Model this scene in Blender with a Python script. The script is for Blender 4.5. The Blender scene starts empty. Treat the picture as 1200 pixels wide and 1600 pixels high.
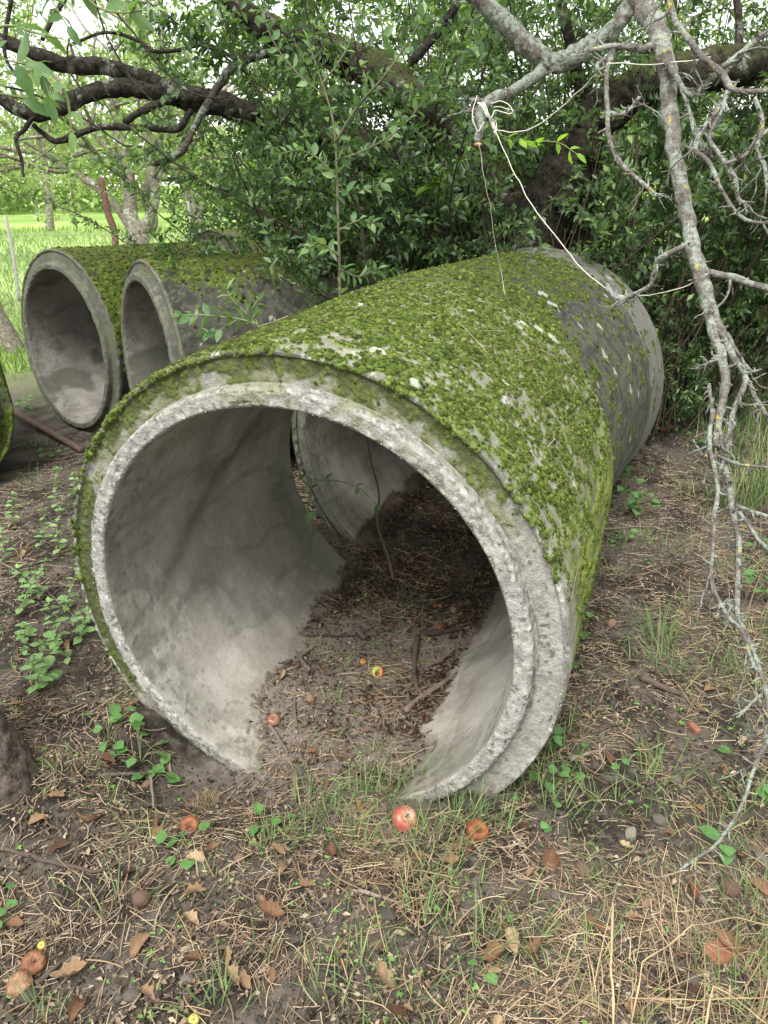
import bpy, math, random
import numpy as np
from math import radians as R_, sin, cos, pi
rng = np.random.default_rng(7); random.seed(7)
SC = bpy.context.scene; COL = SC.collection

# ---------------------------------------------------------------- camera
FPX, PITCH, CH = 1180.0, R_(23.456), 1.599
cd = bpy.data.cameras.new("camera"); cam = bpy.data.objects.new("camera", cd); COL.objects.link(cam)
cam.location = (0, 0, CH); cam.rotation_euler = (pi/2 - PITCH, 0, 0)
cd.sensor_fit = 'VERTICAL'; cd.sensor_height = 36; cd.lens = 36*FPX/1600
cd.clip_start = 0.05; cd.clip_end = 2000
SC.camera = cam
# ---------------------------------------------------------------- world + sun (bright overcast)
SUN_EL, SUN_AZ = R_(56), R_(200)      # azimuth clockwise from +Y (behind the camera, a little left)
w = bpy.data.worlds.new("World"); SC.world = w; w.use_nodes = True
nt = w.node_tree; bg = nt.nodes["Background"]
sky = nt.nodes.new("ShaderNodeTexSky"); sky.sky_type = 'NISHITA'; sky.sun_disc = False
sky.sun_elevation = SUN_EL; sky.sun_rotation = SUN_AZ; sky.dust_density = 3; sky.air_density = 1.0
mx = nt.nodes.new("ShaderNodeMix"); mx.data_type = 'RGBA'; mx.inputs[0].default_value = 0.8
mx.inputs[7].default_value = (12.3, 12.3, 12.0, 1)            # the white cloud layer of the overcast
nt.links.new(sky.outputs[0], mx.inputs[6]); nt.links.new(mx.outputs[2], bg.inputs[0])
bg.inputs[1].default_value = 0.085
sl = bpy.data.lights.new("sun", 'SUN'); sl.energy = 2.3; sl.angle = R_(28); sl.color = (1, .975, .935)
so = bpy.data.objects.new("sun", sl); COL.objects.link(so); so.location = (0, 0, 12)
so.rotation_euler = (pi/2 - SUN_EL, 0, pi - SUN_AZ)
SC.view_settings.view_transform = 'Standard'; SC.view_settings.look = 'None'
SC.view_settings.exposure = 1.0; SC.view_settings.gamma = 1
SC.cycles.max_bounces = 7; SC.cycles.diffuse_bounces = 4; SC.cycles.transmission_bounces = 4
SC.cycles.transparent_max_bounces = 8
# ---------------------------------------------------------------- helpers
CF = np.array([0, cos(PITCH), -sin(PITCH)]); CU = np.array([0, sin(PITCH), cos(PITCH)]); CR = np.array([1., 0, 0])
CO = np.array([0, 0, CH])
def at(px, py, D):                      # a point D metres in front of the camera plane
    return CO + D*(CF + (px-600)/FPX*CR - (py-800)/FPX*CU)
def G(px, py, z=0.0):                   # a point on the ground
    d = CF + (px-600)/FPX*CR - (py-800)/FPX*CU
    return CO + d*((z-CH)/d[2])
def sstep(a, b, x):
    t = np.clip((np.asarray(x, float)-a)/(b-a), 0, 1); return t*t*(3-2*t)
def mixc(a, b, m):
    m = np.asarray(m)[..., None]; return np.asarray(a)*(1-m)+np.asarray(b)*m
def _h(ix, iy, iz, s):
    h = (ix.astype(np.int64)*374761393 + iy.astype(np.int64)*668265263 + iz.astype(np.int64)*2147483647 + s*1274126177) & 0xffffffff
    h = ((h ^ (h >> 13))*1274126177) & 0xffffffff
    return ((h ^ (h >> 16)) & 0xffff)/65535.0
def noise(P, s=0):
    P = np.asarray(P, float); I = np.floor(P); f = P-I; I = I.astype(np.int64); f = f*f*(3-2*f)
    x, y, z = I[:, 0], I[:, 1], I[:, 2]; fx, fy, fz = f[:, 0], f[:, 1], f[:, 2]; r = 0
    for dx in (0, 1):
        wx = fx if dx else 1-fx
        for dy in (0, 1):
            wy = fy if dy else 1-fy
            for dz in (0, 1):
                r = r + _h(x+dx, y+dy, z+dz, s)*wx*wy*(fz if dz else 1-fz)
    return r
def fbm(P, o=3, s=0):
    a, t, r = 1., 0., 0
    for k in range(o):
        r = r + a*noise(P*(2.03**k)+k*7.3, s+k); t += a; a *= .5
    return r/t
def P3(x, y, z=0): return np.stack([x, y, np.broadcast_to(z, np.shape(x))], -1).reshape(-1, 3)

class MB:                                # collects geometry for ONE mesh
    def __init__(s): s.V, s.F, s.C, s.n = [], {}, [], 0
    def add(s, V, F, C=None):
        V = np.asarray(V, float).reshape(-1, 3)
        for f in (F if isinstance(F, list) else [F]):
            f = np.asarray(f, int); s.F.setdefault(f.shape[1], []).append(f+s.n)
        s.V.append(V)
        if C is not None: s.C.append(np.broadcast_to(np.asarray(C, float), (len(V), 3)))
        s.n += len(V)
    def build(s, name, mat, parent=None, smooth=True, loc=None):
        V = np.concatenate(s.V); off = ROOT.get(parent.name, np.zeros(3)) if parent is not None else np.zeros(3)
        if loc is not None: off = np.asarray(loc, float)
        V = V-off
        me = bpy.data.meshes.new(name); me.vertices.add(len(V)); me.vertices.foreach_set("co", V.ravel().astype(np.float32))
        li, st, c = [], [], 0
        for k, fl in s.F.items():
            f = np.concatenate(fl); li.append(f.ravel()); st.append(c+np.arange(len(f))*k); c += f.size
        li = np.concatenate(li); st = np.concatenate(st)
        me.loops.add(len(li)); me.loops.foreach_set("vertex_index", li.astype(np.int32))
        me.polygons.add(len(st)); me.polygons.foreach_set("loop_start", st.astype(np.int32))
        if smooth: me.polygons.foreach_set("use_smooth", np.ones(len(st), bool))
        me.update(calc_edges=True); me.validate()
        if s.C and sum(len(c) for c in s.C) == len(V):
            a = me.color_attributes.new("Col", 'FLOAT_COLOR', 'POINT')
            a.data.foreach_set("color", np.c_[np.concatenate(s.C), np.ones(len(V))].ravel().astype(np.float32))
        me.materials.append(mat)
        o = bpy.data.objects.new(name, me); COL.objects.link(o)
        if parent is not None: o.parent = parent
        elif loc is not None: o.location = loc
        return o
ROOT = {}
def tag(o, label, cat, group=None, kind=None):
    if label: o["label"] = label
    if cat: o["category"] = cat
    if group: o["group"] = group
    if kind: o["kind"] = kind
    return o
def thing(name, label, cat, loc=(0, 0, 0), group=None):
    o = bpy.data.objects.new(name, None); COL.objects.link(o); o.location = [float(v) for v in loc]; o.empty_display_size = .1
    ROOT[o.name] = np.array(loc, float); return tag(o, label, cat, group)
def copy_tree(root, loc, rot=(0, 0, 0), sc=1.0, label=None, group=None, cat=None):
    r = root.copy(); COL.objects.link(r); r.location = loc; r.rotation_euler = rot
    r.scale = (sc, sc, sc) if np.isscalar(sc) else sc
    if label: r["label"] = label
    if group: r["group"] = group
    if cat: r["category"] = cat
    for ch in list(root.children):
        c = ch.copy(); COL.objects.link(c); c.parent = r
        for g in ch.children:
            d = g.copy(); COL.objects.link(d); d.parent = c
    return r

def crom(P, n=6):                        # Catmull-Rom through control points
    P = np.asarray(P, float)
    if len(P) < 3:
        t = np.linspace(0, 1, n+1)[:, None]; return P[0]*(1-t)+P[-1]*t
    Q = np.vstack([2*P[0]-P[1], P, 2*P[-1]-P[-2]]); out = []
    for i in range(1, len(Q)-2):
        t = np.linspace(0, 1, n, endpoint=False)[:, None]; a, b, c, d = Q[i-1], Q[i], Q[i+1], Q[i+2]
        out.append(.5*((2*b)+(c-a)*t+(2*a-5*b+4*c-d)*t*t+(3*b-a-3*c+d)*t**3))
    out.append(P[-1:]); return np.vstack(out)
def tube(mb, P, rad, sides=6, nz=0.0, nf=20., cap=True, col=None, seed=0):
    P = np.asarray(P, float); n = len(P); rad = np.broadcast_to(rad, (n,)).astype(float)
    T = np.gradient(P, axis=0); T /= np.linalg.norm(T, axis=1, keepdims=True)+1e-9
    ref = np.array([0, 0, 1.]) if abs(T[0, 2]) < .9 else np.array([1., 0, 0])
    A = np.cross(T, ref); A /= np.linalg.norm(A, axis=1, keepdims=True)+1e-9
    for i in range(1, n):                 # keep the frame from flipping
        v = A[i-1]-T[i]*(A[i-1]@T[i]); l = np.linalg.norm(v)
        if l > 1e-6: A[i] = v/l
    B = np.cross(T, A); th = np.linspace(0, 2*pi, sides, endpoint=False)
    D = A[:, None]*np.cos(th)[None, :, None]+B[:, None]*np.sin(th)[None, :, None]
    r = rad[:, None]
    if nz: r = r*(1+nz*(fbm((P[:, None]+D*rad[:, None, None]).reshape(-1, 3)*nf, 3, seed).reshape(n, sides)-.5)*2)
    V = P[:, None]+D*(r*np.ones((n, sides)))[..., None]; V = V.reshape(-1, 3)
    i = np.arange(n-1)[:, None]*sides; j = np.arange(sides)[None]; k = (j+1) % sides
    F = np.stack([i+j, i+k, i+sides+k, i+sides+j], -1).reshape(-1, 4); Fs = [F]
    if cap:
        V = np.vstack([V, P[0]-T[0]*rad[0]*.3, P[-1]+T[-1]*rad[-1]*.4]); j = j[0]; k = k[0]
        Fs.append(np.stack([k, j, np.full(sides, n*sides)], -1)); b = (n-1)*sides
        Fs.append(np.stack([b+j, b+k, np.full(sides, n*sides+1)], -1))
    mb.add(V, Fs, col)
def pix(pts):                            # (px, py, D, widthpx) -> points, radii
    P = np.array([at(a[0], a[1], a[2]) for a in pts]); r = np.array([a[3]*a[2]/FPX/2 for a in pts]); return P, r
def limb(mb, pts, sides=12, n=8, nz=.22, nf=9., wob=0.0, col=None, seed=0):
    P, r = pix(pts); Q = crom(P, n); q = np.interp(np.linspace(0, 1, len(Q)), np.linspace(0, 1, len(r)), r)
    if wob:
        W = np.stack([fbm(Q*14+5*k, 2, seed+k)-.5 for k in range(3)], -1); e = np.minimum(np.arange(len(Q)), 3)/3.
        Q = Q+W*wob*2*e[:, None]
    tube(mb, Q, q, sides, nz, nf, True, col, seed); return Q, q

def norm(v): return v/(np.linalg.norm(v, axis=-1, keepdims=True)+1e-9)
def leaves(mb, B, D, L, W, up=None, hi=False, fold=.25, droop=.15, jit=.6, col=None):
    """leaf blades: base points B, directions D, lengths L, widths W"""
    B = np.asarray(B, float); n = len(B)
    if n == 0: return
    D = norm(np.asarray(D, float)); L = np.broadcast_to(L, (n,))[:, None]; W = np.broadcast_to(W, (n,))[:, None]
    up = np.array([0, 0, 1.]) if up is None else up
    N = norm(up+rng.normal(0, jit, (n, 3))); S = norm(np.cross(D, N)); N = norm(np.cross(S, D))
    T = B+D*L-N*L*droop
    if not hi:
        m = B+D*L*.45+N*W*0
        V = np.stack([B, m-S*W*.5+N*W*fold, T, m+S*W*.5+N*W*fold, ], 1).reshape(-1, 3)
        k = np.arange(n)[:, None]*4
        F = np.concatenate([k+np.array([0, 2, 1]), k+np.array([0, 3, 2])]); mb.add(V, F, None if col is None else np.repeat(col, 4, 0))
    else:
        c = lambda a, s, f, d: B+D*L*a+S*W*s+N*W*f-N*L*droop*d
        V = np.stack([B, c(.22, -.38, fold*.7, .03), c(.55, -.5, fold, .3), c(.82, -.26, fold*.5, .65), T,
                      c(.82, .26, fold*.5, .65), c(.55, .5, fold, .3), c(.22, .38, fold*.7, .03), c(.28, 0, 0, .06), c(.6, 0, 0, .35)], 1).reshape(-1, 3)
        k = np.arange(n)[:, None]*10
        q = np.concatenate([k+np.array(a) for a in ([1, 8, 9, 2], [8, 7, 6, 9])])
        t = np.concatenate([k+np.array(a) for a in ([0, 8, 1], [0, 7, 8], [2, 9, 3], [3, 9, 4], [9, 5, 4], [9, 6, 5])])
        mb.add(V, [q, t], None if col is None else np.repeat(col, 10, 0))

# ---------------------------------------------------------------- materials
def newmat(name):
    m = bpy.data.materials.new(name); m.use_nodes = True; nt = m.node_tree; p = nt.nodes["Principled BSDF"]
    return m, nt, p
def N(nt, typ, **kw):
    n = nt.nodes.new(typ)
    for k, v in kw.items():
        if k.startswith('i_'):
            key = k[2:].replace('_', ' '); n.inputs[key].default_value = v
        else: setattr(n, k, v)
    return n
def mixn(nt, fac, a, b, typ='MIX'):
    m = nt.nodes.new("ShaderNodeMix"); m.data_type = 'RGBA'; m.blend_type = typ
    for s, v in ((0, fac), (6, a), (7, b)):
        if hasattr(v, 'is_linked') or isinstance(v, bpy.types.NodeSocket): nt.links.new(v, m.inputs[s])
        else: m.inputs[s].default_value = v if s == 0 else (*v, 1)
    return m.outputs[2]
def ramp(nt, sock, stops):
    r = nt.nodes.new("ShaderNodeValToRGB"); nt.links.new(sock, r.inputs[0]); e = r.color_ramp.elements
    while len(e) < len(stops): e.new(.5)
    for k, (p, c) in enumerate(stops): e[k].position = p; e[k].color = (*(c if not np.isscalar(c) else (c,)*3), 1)
    return r.outputs[0]
def bump(nt, p, socks):
    prev = None
    for s, st, d in socks:
        b = N(nt, "ShaderNodeBump"); b.inputs["Strength"].default_value = st; b.inputs["Distance"].default_value = d
        nt.links.new(s, b.inputs["Height"])
        if prev: nt.links.new(prev, b.inputs["Normal"])
        prev = b.outputs[0]
    nt.links.new(prev, p.inputs["Normal"])
def tex(nt, scale, detail=4, rough=.6, coord='Object'):
    c = nt.nodes.get("TC") or nt.nodes.new("ShaderNodeTexCoord"); c.name = "TC"
    n = N(nt, "ShaderNodeTexNoise"); n.inputs["Scale"].default_value = scale; n.inputs["Detail"].default_value = detail
    n.inputs["Roughness"].default_value = rough; nt.links.new(c.outputs[coord], n.inputs[0]); return n.outputs[0]
def vcol_mat(name, rough=.9, s1=60, s2=260, bs=.5, bd=.004, lo=.72, hi=1.28, spec=.25):
    m, nt, p = newmat(name); a = N(nt, "ShaderNodeVertexColor", layer_name="Col")
    n1 = tex(nt, s1, 5, .7); n2 = tex(nt, s2, 3, .6)
    g = ramp(nt, n1, [(.25, lo), (.75, hi)]); c = mixn(nt, 1.0, a.outputs[0], g, 'MULTIPLY')
    g2 = ramp(nt, n2, [(.3, .8), (.7, 1.2)]); c = mixn(nt, 1.0, c, g2, 'MULTIPLY')
    nt.links.new(c, p.inputs["Base Color"]); p.inputs["Roughness"].default_value = rough
    p.inputs["Specular IOR Level"].default_value = spec
    bump(nt, p, [(n1, bs, bd), (n2, bs, bd*.35)]); return m
def leaf_mat(name, ca, cb, cc=None, trans=.35, rough=.45, vein=False, spec=.4):
    m, nt, p = newmat(name); g = N(nt, "ShaderNodeNewGeometry"); r = g.outputs["Random Per Island"]
    st = [(0, ca), (1, cb)] if cc is None else [(0, ca), (.8, cb), (1, cc)]
    c = ramp(nt, r, st); n = tex(nt, 45, 3); c = mixn(nt, 1., c, ramp(nt, n, [(.3, .82), (.7, 1.18)]), 'MULTIPLY')
    back = mixn(nt, g.outputs["Backfacing"], c, mixn(nt, .25, c, (.35, .4, .3)))
    nt.links.new(back, p.inputs["Base Color"]); p.inputs["Roughness"].default_value = rough
    p.inputs["Specular IOR Level"].default_value = spec
    t = N(nt, "ShaderNodeBsdfTranslucent"); tc = mixn(nt, 1., c, (1.5, 1.6, .7), 'MULTIPLY'); nt.links.new(tc, t.inputs[0])
    ms = N(nt, "ShaderNodeMixShader"); ms.inputs[0].default_value = trans
    nt.links.new(p.outputs[0], ms.inputs[1]); nt.links.new(t.outputs[0], ms.inputs[2])
    nt.links.new(ms.outputs[0], nt.nodes["Material Output"].inputs[0]); return m
def bark_mat(name, dark, light, moss=(.09, .12, .02), mossamt=.5, lichen=(.42, .46, .38), lichamt=.4, yellow=0., sc=1., stretch=1., bs=1.0):
    m, nt, p = newmat(name); n1 = tex(nt, 26*sc, 6, .7); n2 = tex(nt, 9*sc, 4); n3 = tex(nt, 120*sc, 3)
    v = N(nt, "ShaderNodeTexVoronoi"); v.inputs["Scale"].default_value = 45*sc; nt.links.new(nt.nodes["TC"].outputs["Object"], v.inputs[0])
    c = ramp(nt, n1, [(.35, dark), (.65, light)])
    lm = ramp(nt, n2, [(.62-lichamt*.3, 0.), (.68-lichamt*.3, 1.)]); lf = mixn(nt, 1., lm, ramp(nt, tex(nt, 48*sc, 6, .8), [(.42, 0.), (.52, 1.)]), 'MULTIPLY')
    c = mixn(nt, lf, c, lichen)
    if yellow:
        n5 = tex(nt, 17*sc, 3); c = mixn(nt, ramp(nt, n5, [(.72-yellow*.1, 0.), (.75-yellow*.1, 1.)]), c, (.42, .36, .09))
    if mossamt:
        g = N(nt, "ShaderNodeNewGeometry"); s = N(nt, "ShaderNodeSeparateXYZ"); nt.links.new(g.outputs["Normal"], s.inputs[0])
        a = N(nt, "ShaderNodeMath", operation='ADD'); nt.links.new(s.outputs[2], a.inputs[0]); nt.links.new(n1, a.inputs[1])
        c = mixn(nt, mixn(nt, 1., ramp(nt, a.outputs[0], [(1.25-mossamt*.8, 0.), (1.45-mossamt*.8, 1.)]), ramp(nt, tex(nt, 34, 6, .8), [(.42, 0.), (.56, 1.)]), 'MULTIPLY'), c, moss)
    nt.links.new(c, p.inputs["Base Color"]); p.inputs["Roughness"].default_value = .95; p.inputs["Specular IOR Level"].default_value = .15
    bump(nt, p, [(v.outputs[0], .6*bs, .006), (n1, .9*bs, .012), (n3, .7*bs, .003)]); return m
def plain(name, c1, c2, rough=.8, sc=40, bs=.4, spec=.3, bd=.003):
    m, nt, p = newmat(name); n1 = tex(nt, sc, 5, .65); nt.links.new(ramp(nt, n1, [(.3, c1), (.7, c2)]), p.inputs["Base Color"])
    p.inputs["Roughness"].default_value = rough; p.inputs["Specular IOR Level"].default_value = spec; bump(nt, p, [(n1, bs, bd)]); return m
def island_mat(name, stops, rough=.85, trans=0.0, spec=.2):
    m, nt, p = newmat(name); g = N(nt, "ShaderNodeNewGeometry"); c = ramp(nt, g.outputs["Random Per Island"], stops)
    nt.links.new(c, p.inputs["Base Color"]); p.inputs["Roughness"].default_value = rough; p.inputs["Specular IOR Level"].default_value = spec
    if trans:
        t = N(nt, "ShaderNodeBsdfTranslucent"); nt.links.new(c, t.inputs[0]); ms = N(nt, "ShaderNodeMixShader"); ms.inputs[0].default_value = trans
        nt.links.new(p.outputs[0], ms.inputs[1]); nt.links.new(t.outputs[0], ms.inputs[2]); nt.links.new(ms.outputs[0], nt.nodes["Material Output"].inputs[0])
    return m
def objrand_mat(name, stops, rough=.8, sc=60, bs=.5, spec=.25, bd=.002, lo=.7):
    m, nt, p = newmat(name); o = N(nt, "ShaderNodeObjectInfo"); c = ramp(nt, o.outputs["Random"], stops); n1 = tex(nt, sc, 5, .65)
    c = mixn(nt, 1., c, ramp(nt, n1, [(.3, lo), (.7, 1.25)]), 'MULTIPLY'); nt.links.new(c, p.inputs["Base Color"])
    p.inputs["Roughness"].default_value = rough; p.inputs["Specular IOR Level"].default_value = spec; bump(nt, p, [(n1, bs, bd)]); return m

M_ground = vcol_mat("soil", .95, 38, 190, 1.0, .012, .62, 1.4, .15)
M_conc = vcol_mat("concrete", .9, 55, 330, .55, .004, .8, 1.2, .25)
def pits(m, sc, lim, dark, strength):
    nt = m.node_tree; p = nt.nodes["Principled BSDF"]; src = p.inputs["Base Color"].links[0].from_socket
    v = N(nt, "ShaderNodeTexVoronoi"); v.inputs["Scale"].default_value = sc; nt.links.new(nt.nodes["TC"].outputs["Object"], v.inputs[0])
    g = ramp(nt, v.outputs["Distance"], [(lim*.6, strength), (lim, 0.)]); nt.links.new(mixn(nt, g, src, dark), p.inputs["Base Color"])
    b = N(nt, "ShaderNodeBump"); b.inputs["Strength"].default_value = .6; b.inputs["Distance"].default_value = .002
    nt.links.new(v.outputs["Distance"], b.inputs["Height"]); nt.links.new(p.inputs["Normal"].links[0].from_socket, b.inputs["Normal"]); nt.links.new(b.outputs[0], p.inputs["Normal"])
pits(M_conc, 62, .13, (.06, .055, .045), .5); pits(M_conc, 190, .2, (.5, .49, .45), .3)
M_conc_in = vcol_mat("concrete_inner", .85, 22, 420, .12, .003, .9, 1.1, .3); pits(M_conc_in, 42, .07, (.07, .065, .055), .6)
M_moss = island_mat("moss_fuzz", [(0, (.032, .050, .011)), (.5, (.085, .125, .022)), (.85, (.15, .205, .038)), (1, (.24, .28, .075))], .9, .25)
M_moss_d = island_mat("moss_fuzz_dark", [(0, (.024, .034, .008)), (.5, (.07, .095, .018)), (1, (.15, .185, .038))], .9, .2)
M_privet = leaf_mat("privet_leaf", (.03, .07, .024), (.09, .175, .055), (.22, .33, .09), .32, .38, spec=.5)
M_privet2 = leaf_mat("shrub_leaf_mid", (.035, .08, .02), (.08, .17, .04), (.2, .32, .06), .35, .45)
M_sap = leaf_mat("sapling_leaf", (.07, .15, .05), (.14, .25, .09), (.24, .36, .14), .35, .5)
M_young = leaf_mat("young_leaf", (.22, .42, .04), (.35, .55, .08), None, .5, .5)
M_far = leaf_mat("far_leaf", (.20, .27, .13), (.34, .42, .22), (.52, .58, .38), .5, .6)  # lightened leaf colours: the bright haze of the background is painted in
M_canopy = leaf_mat("canopy_leaf", (.07, .14, .035), (.19, .31, .09), (.36, .48, .17), .5, .5)
M_nettle = leaf_mat("nettle_leaf", (.13, .25, .08), (.23, .38, .14), (.32, .48, .2), .25, .6)
M_ivy = leaf_mat("groundivy_leaf", (.07, .18, .05), (.13, .28, .08), None, .3, .5)
M_bark = bark_mat("bark_dark", (.009, .008, .006), (.062, .055, .044), moss=(.05, .06, .02), mossamt=.25, lichen=(.2, .22, .17), lichamt=.1, bs=1.6)
M_bark_m = bark_mat("bark_mossy", (.012, .010, .008), (.075, .065, .046), moss=(.055, .065, .018), mossamt=.42, lichen=(.2, .23, .17), lichamt=.15, bs=1.6)
M_lich = bark_mat("bark_lichen", (.09, .08, .07), (.24, .22, .195), mossamt=0, lichen=(.30, .34, .285), lichamt=.45, yellow=.7, sc=2.2, bs=.8)
M_lichlimb = bark_mat("bark_lichen_limb", (.05, .042, .035), (.15, .13, .11), mossamt=0, lichen=(.23, .27, .22), lichamt=.65, yellow=.1, sc=1.3)
M_stem = plain("stem_brown", (.03, .023, .017), (.09, .07, .05), .9)
M_greenstem = plain("stem_green", (.12, .17, .06), (.2, .22, .1), .7)
M_farbark = bark_mat("bark_pale", (.13, .11, .09), (.30, .27, .22), mossamt=.2, lichamt=.2)
M_grass = island_mat("grass_blades", [(0, (.09, .16, .05)), (.6, (.19, .29, .11)), (.85, (.24, .36, .12)), (1, (.45, .4, .2))], .6, .3)
M_grassm = island_mat("meadow_blades", [(0, (.19, .30, .07)), (1, (.34, .47, .14))], .7, .35)
M_dryg = island_mat("dry_grass", [(0, (.17, .11, .065)), (.6, (.36, .26, .15)), (1, (.52, .42, .26))], .8, .15)
M_straw = island_mat("straw", [(0, (.05, .037, .026)), (.45, (.165, .122, .083)), (.8, (.33, .25, .165)), (1, (.50, .41, .29))], .85)
M_litter = island_mat("leaf_crumbs", [(0, (.035, .028, .022)), (.5, (.105, .078, .057)), (.85, (.23, .17, .11)), (1, (.40, .33, .24))], .85)
M_crumb = island_mat("soil_crumbs", [(0, (.02, .015, .012)), (.7, (.06, .045, .034)), (.95, (.12, .10, .08)), (1, (.26, .23, .2))], .95)
M_dleaf = objrand_mat("dead_leaf", [(0, (.06, .035, .024)), (.3, (.16, .08, .045)), (.55, (.23, .135, .075)), (.8, (.29, .19, .11)), (1, (.42, .32, .19))], .8, 28, .6, lo=.4)
M_stone = objrand_mat("stone", [(0, (.09, .08, .075)), (.5, (.17, .15, .13)), (.85, (.24, .21, .18)), (1, (.36, .32, .26))], .9, 30, .9, bd=.004, lo=.5)
M_nut = objrand_mat("walnut_shell", [(0, (.12, .075, .055)), (1, (.26, .17, .12))], .8, 50, .8)
M_twig = objrand_mat("twig_bark", [(0, (.04, .03, .024)), (.6, (.11, .085, .068)), (1, (.22, .18, .145))], .9, 60, .8)
M_rust = plain("rusty_iron", (.07, .04, .028), (.17, .09, .06), .8, 30, .4)
M_rust2 = plain("rusty_rod", (.07, .045, .035), (.16, .10, .075), .8, 50, .6)
M_wire = plain("galvanised_wire", (.35, .36, .36), (.5, .5, .5), .6)
M_cpost = plain("grey_post", (.25, .25, .22), (.42, .42, .38), .9)
M_twine = plain("twine_fibre", (.5, .46, .38), (.78, .74, .66), .9, 200)
M_drystalk = plain("dry_stalk_skin", (.22, .15, .08), (.5, .38, .21), .8, 22, .6)
M_brick = plain("brick", (.2, .075, .045), (.34, .15, .10), .9, 60, .8)
M_apple = vcol_mat("apple_skin", .38, 30, 200, .12, .001, .92, 1.08, .5)
M_rot = vcol_mat("rotten_skin", .6, 50, 160, .6, .003, .6, 1.3, .4)

# ---------------------------------------------------------------- pipes' placement (used by the ground too)
def axis(yaw, tilt=0): y, t = R_(yaw), R_(tilt); return np.array([sin(y)*cos(t), cos(y)*cos(t), sin(t)])
PIPES = dict(   # centre of the near end, yaw, tilt, length, inner r, tongue r, outer r
    front=dict(C=(-.261, 1.805, .474), yaw=20.27, tilt=1.59, L=1.235, Ri=.623, Rt=.672, Ro=.759),
    second=dict(C=(.188, 3.135, .53), yaw=27, tilt=-.7, L=1.56, Ri=.62, Rt=.665, Ro=.738),
    left=dict(C=(-2.205, 5.20, .565), yaw=41, tilt=-1.0, L=1.25, Ri=.519, Rt=.56, Ro=.644),
    mid=dict(C=(-1.35, 4.27, .637), yaw=58, tilt=-.5, L=1.35, Ri=.475, Rt=.52, Ro=.587),
    behind=dict(C=(-1.36, 6.17, .62), yaw=50, tilt=0, L=1.25, Ri=.53, Rt=.58, Ro=.66),
    edge=dict(C=tuple(at(-142, 655, 4.0)), yaw=-28, tilt=0, L=1.2, Ri=.39, Rt=.43, Ro=.50))
def loc_sp(x, y, q):
    C = q['C']; a = R_(q['yaw']); dx, dy = x-C[0], y-C[1]; return dx*sin(a)+dy*cos(a), dx*cos(a)-dy*sin(a)
def H(x, y, detail=False):
    x = np.asarray(x, float); y = np.asarray(y, float)
    s, p = loc_sp(x, y, PIPES['front']); z = np.zeros_like(x)
    z = z-.085*sstep(-.45, -.08, s)*(1-.5*sstep(.7, 1.25, s))*(1-sstep(1.2, 1.5, s))*(1-sstep(.34, .60, np.abs(p)))
    z = z+.03*sstep(1.35, 1.6, s)*(1-sstep(.4, .7, np.abs(p)))*(1-sstep(2.6, 3, s))
    d = np.hypot(x+.62, y-1.93); z = z-.07*(1-sstep(.1, .45, d))*(1-sstep(.34, .60, np.abs(p)) * (s > -.08))*(p < 0)
    inside = sstep(-.1, .1, s)*(1-sstep(2.5, 2.8, s))*(1-sstep(.36, .45, np.abs(p))); z = z+inside*sstep(.10, .32, np.abs(p))*(.03+.085*(fbm(P3(x, y)*6.5, 3, 66).reshape(np.shape(x))-.5))
    far = sstep(.9, 1.6, np.abs(p)+.0*s)
    pp = P3(x, y); shp = x.shape
    z = z+(.05*(fbm(pp*.8, 2, 3).reshape(shp)-.5))*far*(1-sstep(9, 16, y))
    z = z+.03*(fbm(pp*4.0, 3, 4).reshape(shp)-.5)*(1-sstep(9, 14, y))
    z = z+.012*(fbm(pp*22., 3, 5).reshape(shp)-.5)*(1-sstep(6, 10, y))*(1-.6*inside)
    return z
def Hs(x, y): return float(H(np.array([x]), np.array([y]))[0])
def on_ground(px, py, up=0.0):
    z = 0.
    for _ in range(3): g = G(px, py, z); z = Hs(g[0], g[1])
    return np.array([g[0], g[1], z+up])
def blocked(x, y):
    b = np.zeros(np.shape(x), bool)
    for q in PIPES.values():
        s, p = loc_sp(x, y, q); h = abs(q['C'][2]+.06) ; ro = math.sqrt(max(q['Ro']**2-(q['C'][2]-.02)**2, .01)); ri = math.sqrt(max(q['Ri']**2-h*h, .0004))
        b |= (s > -.02) & (s < q['L']+.03) & (np.abs(p) < ro+.01) & (np.abs(p) > ri-.02)
    return b

# ---------------------------------------------------------------- ground sheet
def grade(a, b, step, lo, hi, g=1.09):
    c = list(np.arange(a, b, step)); s = step; v = c[-1]
    while v < hi: s *= g; v += s; c.append(v)
    s = step; v = c[0]; pre = []
    while v > lo: s *= g; v -= s; pre.append(v)
    return np.array(pre[::-1]+c)
gx = grade(-1.6, 1.8, .0085, -600, 600); gy = grade(.85, 4.0, .0085, -300, 900)
X, Y = np.meshgrid(gx, gy); x, y = X.ravel(), Y.ravel(); Z = H(x, y)
pp = P3(x, y); near = (np.abs(x) < 3) & (y < 7) & (y > .4)
cr = np.zeros_like(Z); q_ = pp[near]
cl = fbm(q_*55, 3, 8); cr[near] = .016*np.clip(cl-.45, 0, 1)+.006*(fbm(q_*140, 2, 9)-.5); s0, p0 = loc_sp(x, y, PIPES['front']); Z = Z+cr*(1-.88*sstep(-.1, .1, s0)*(1-sstep(1.25, 1.4, s0))*(1-sstep(.4, .5, np.abs(p0))))
n1 = fbm(pp*1.6, 3, 20); n2 = fbm(pp*9, 3, 21); n3 = fbm(pp*45*(near[:, None])+pp*.3, 2, 22)
soil = mixc((.038, .032, .026), (.105, .090, .073), sstep(.35, .65, n2)); soil = mixc(soil, (.17, .15, .122), sstep(.55, .75, n3)*.5)
s1, p1 = loc_sp(x, y, PIPES['front'])
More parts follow.
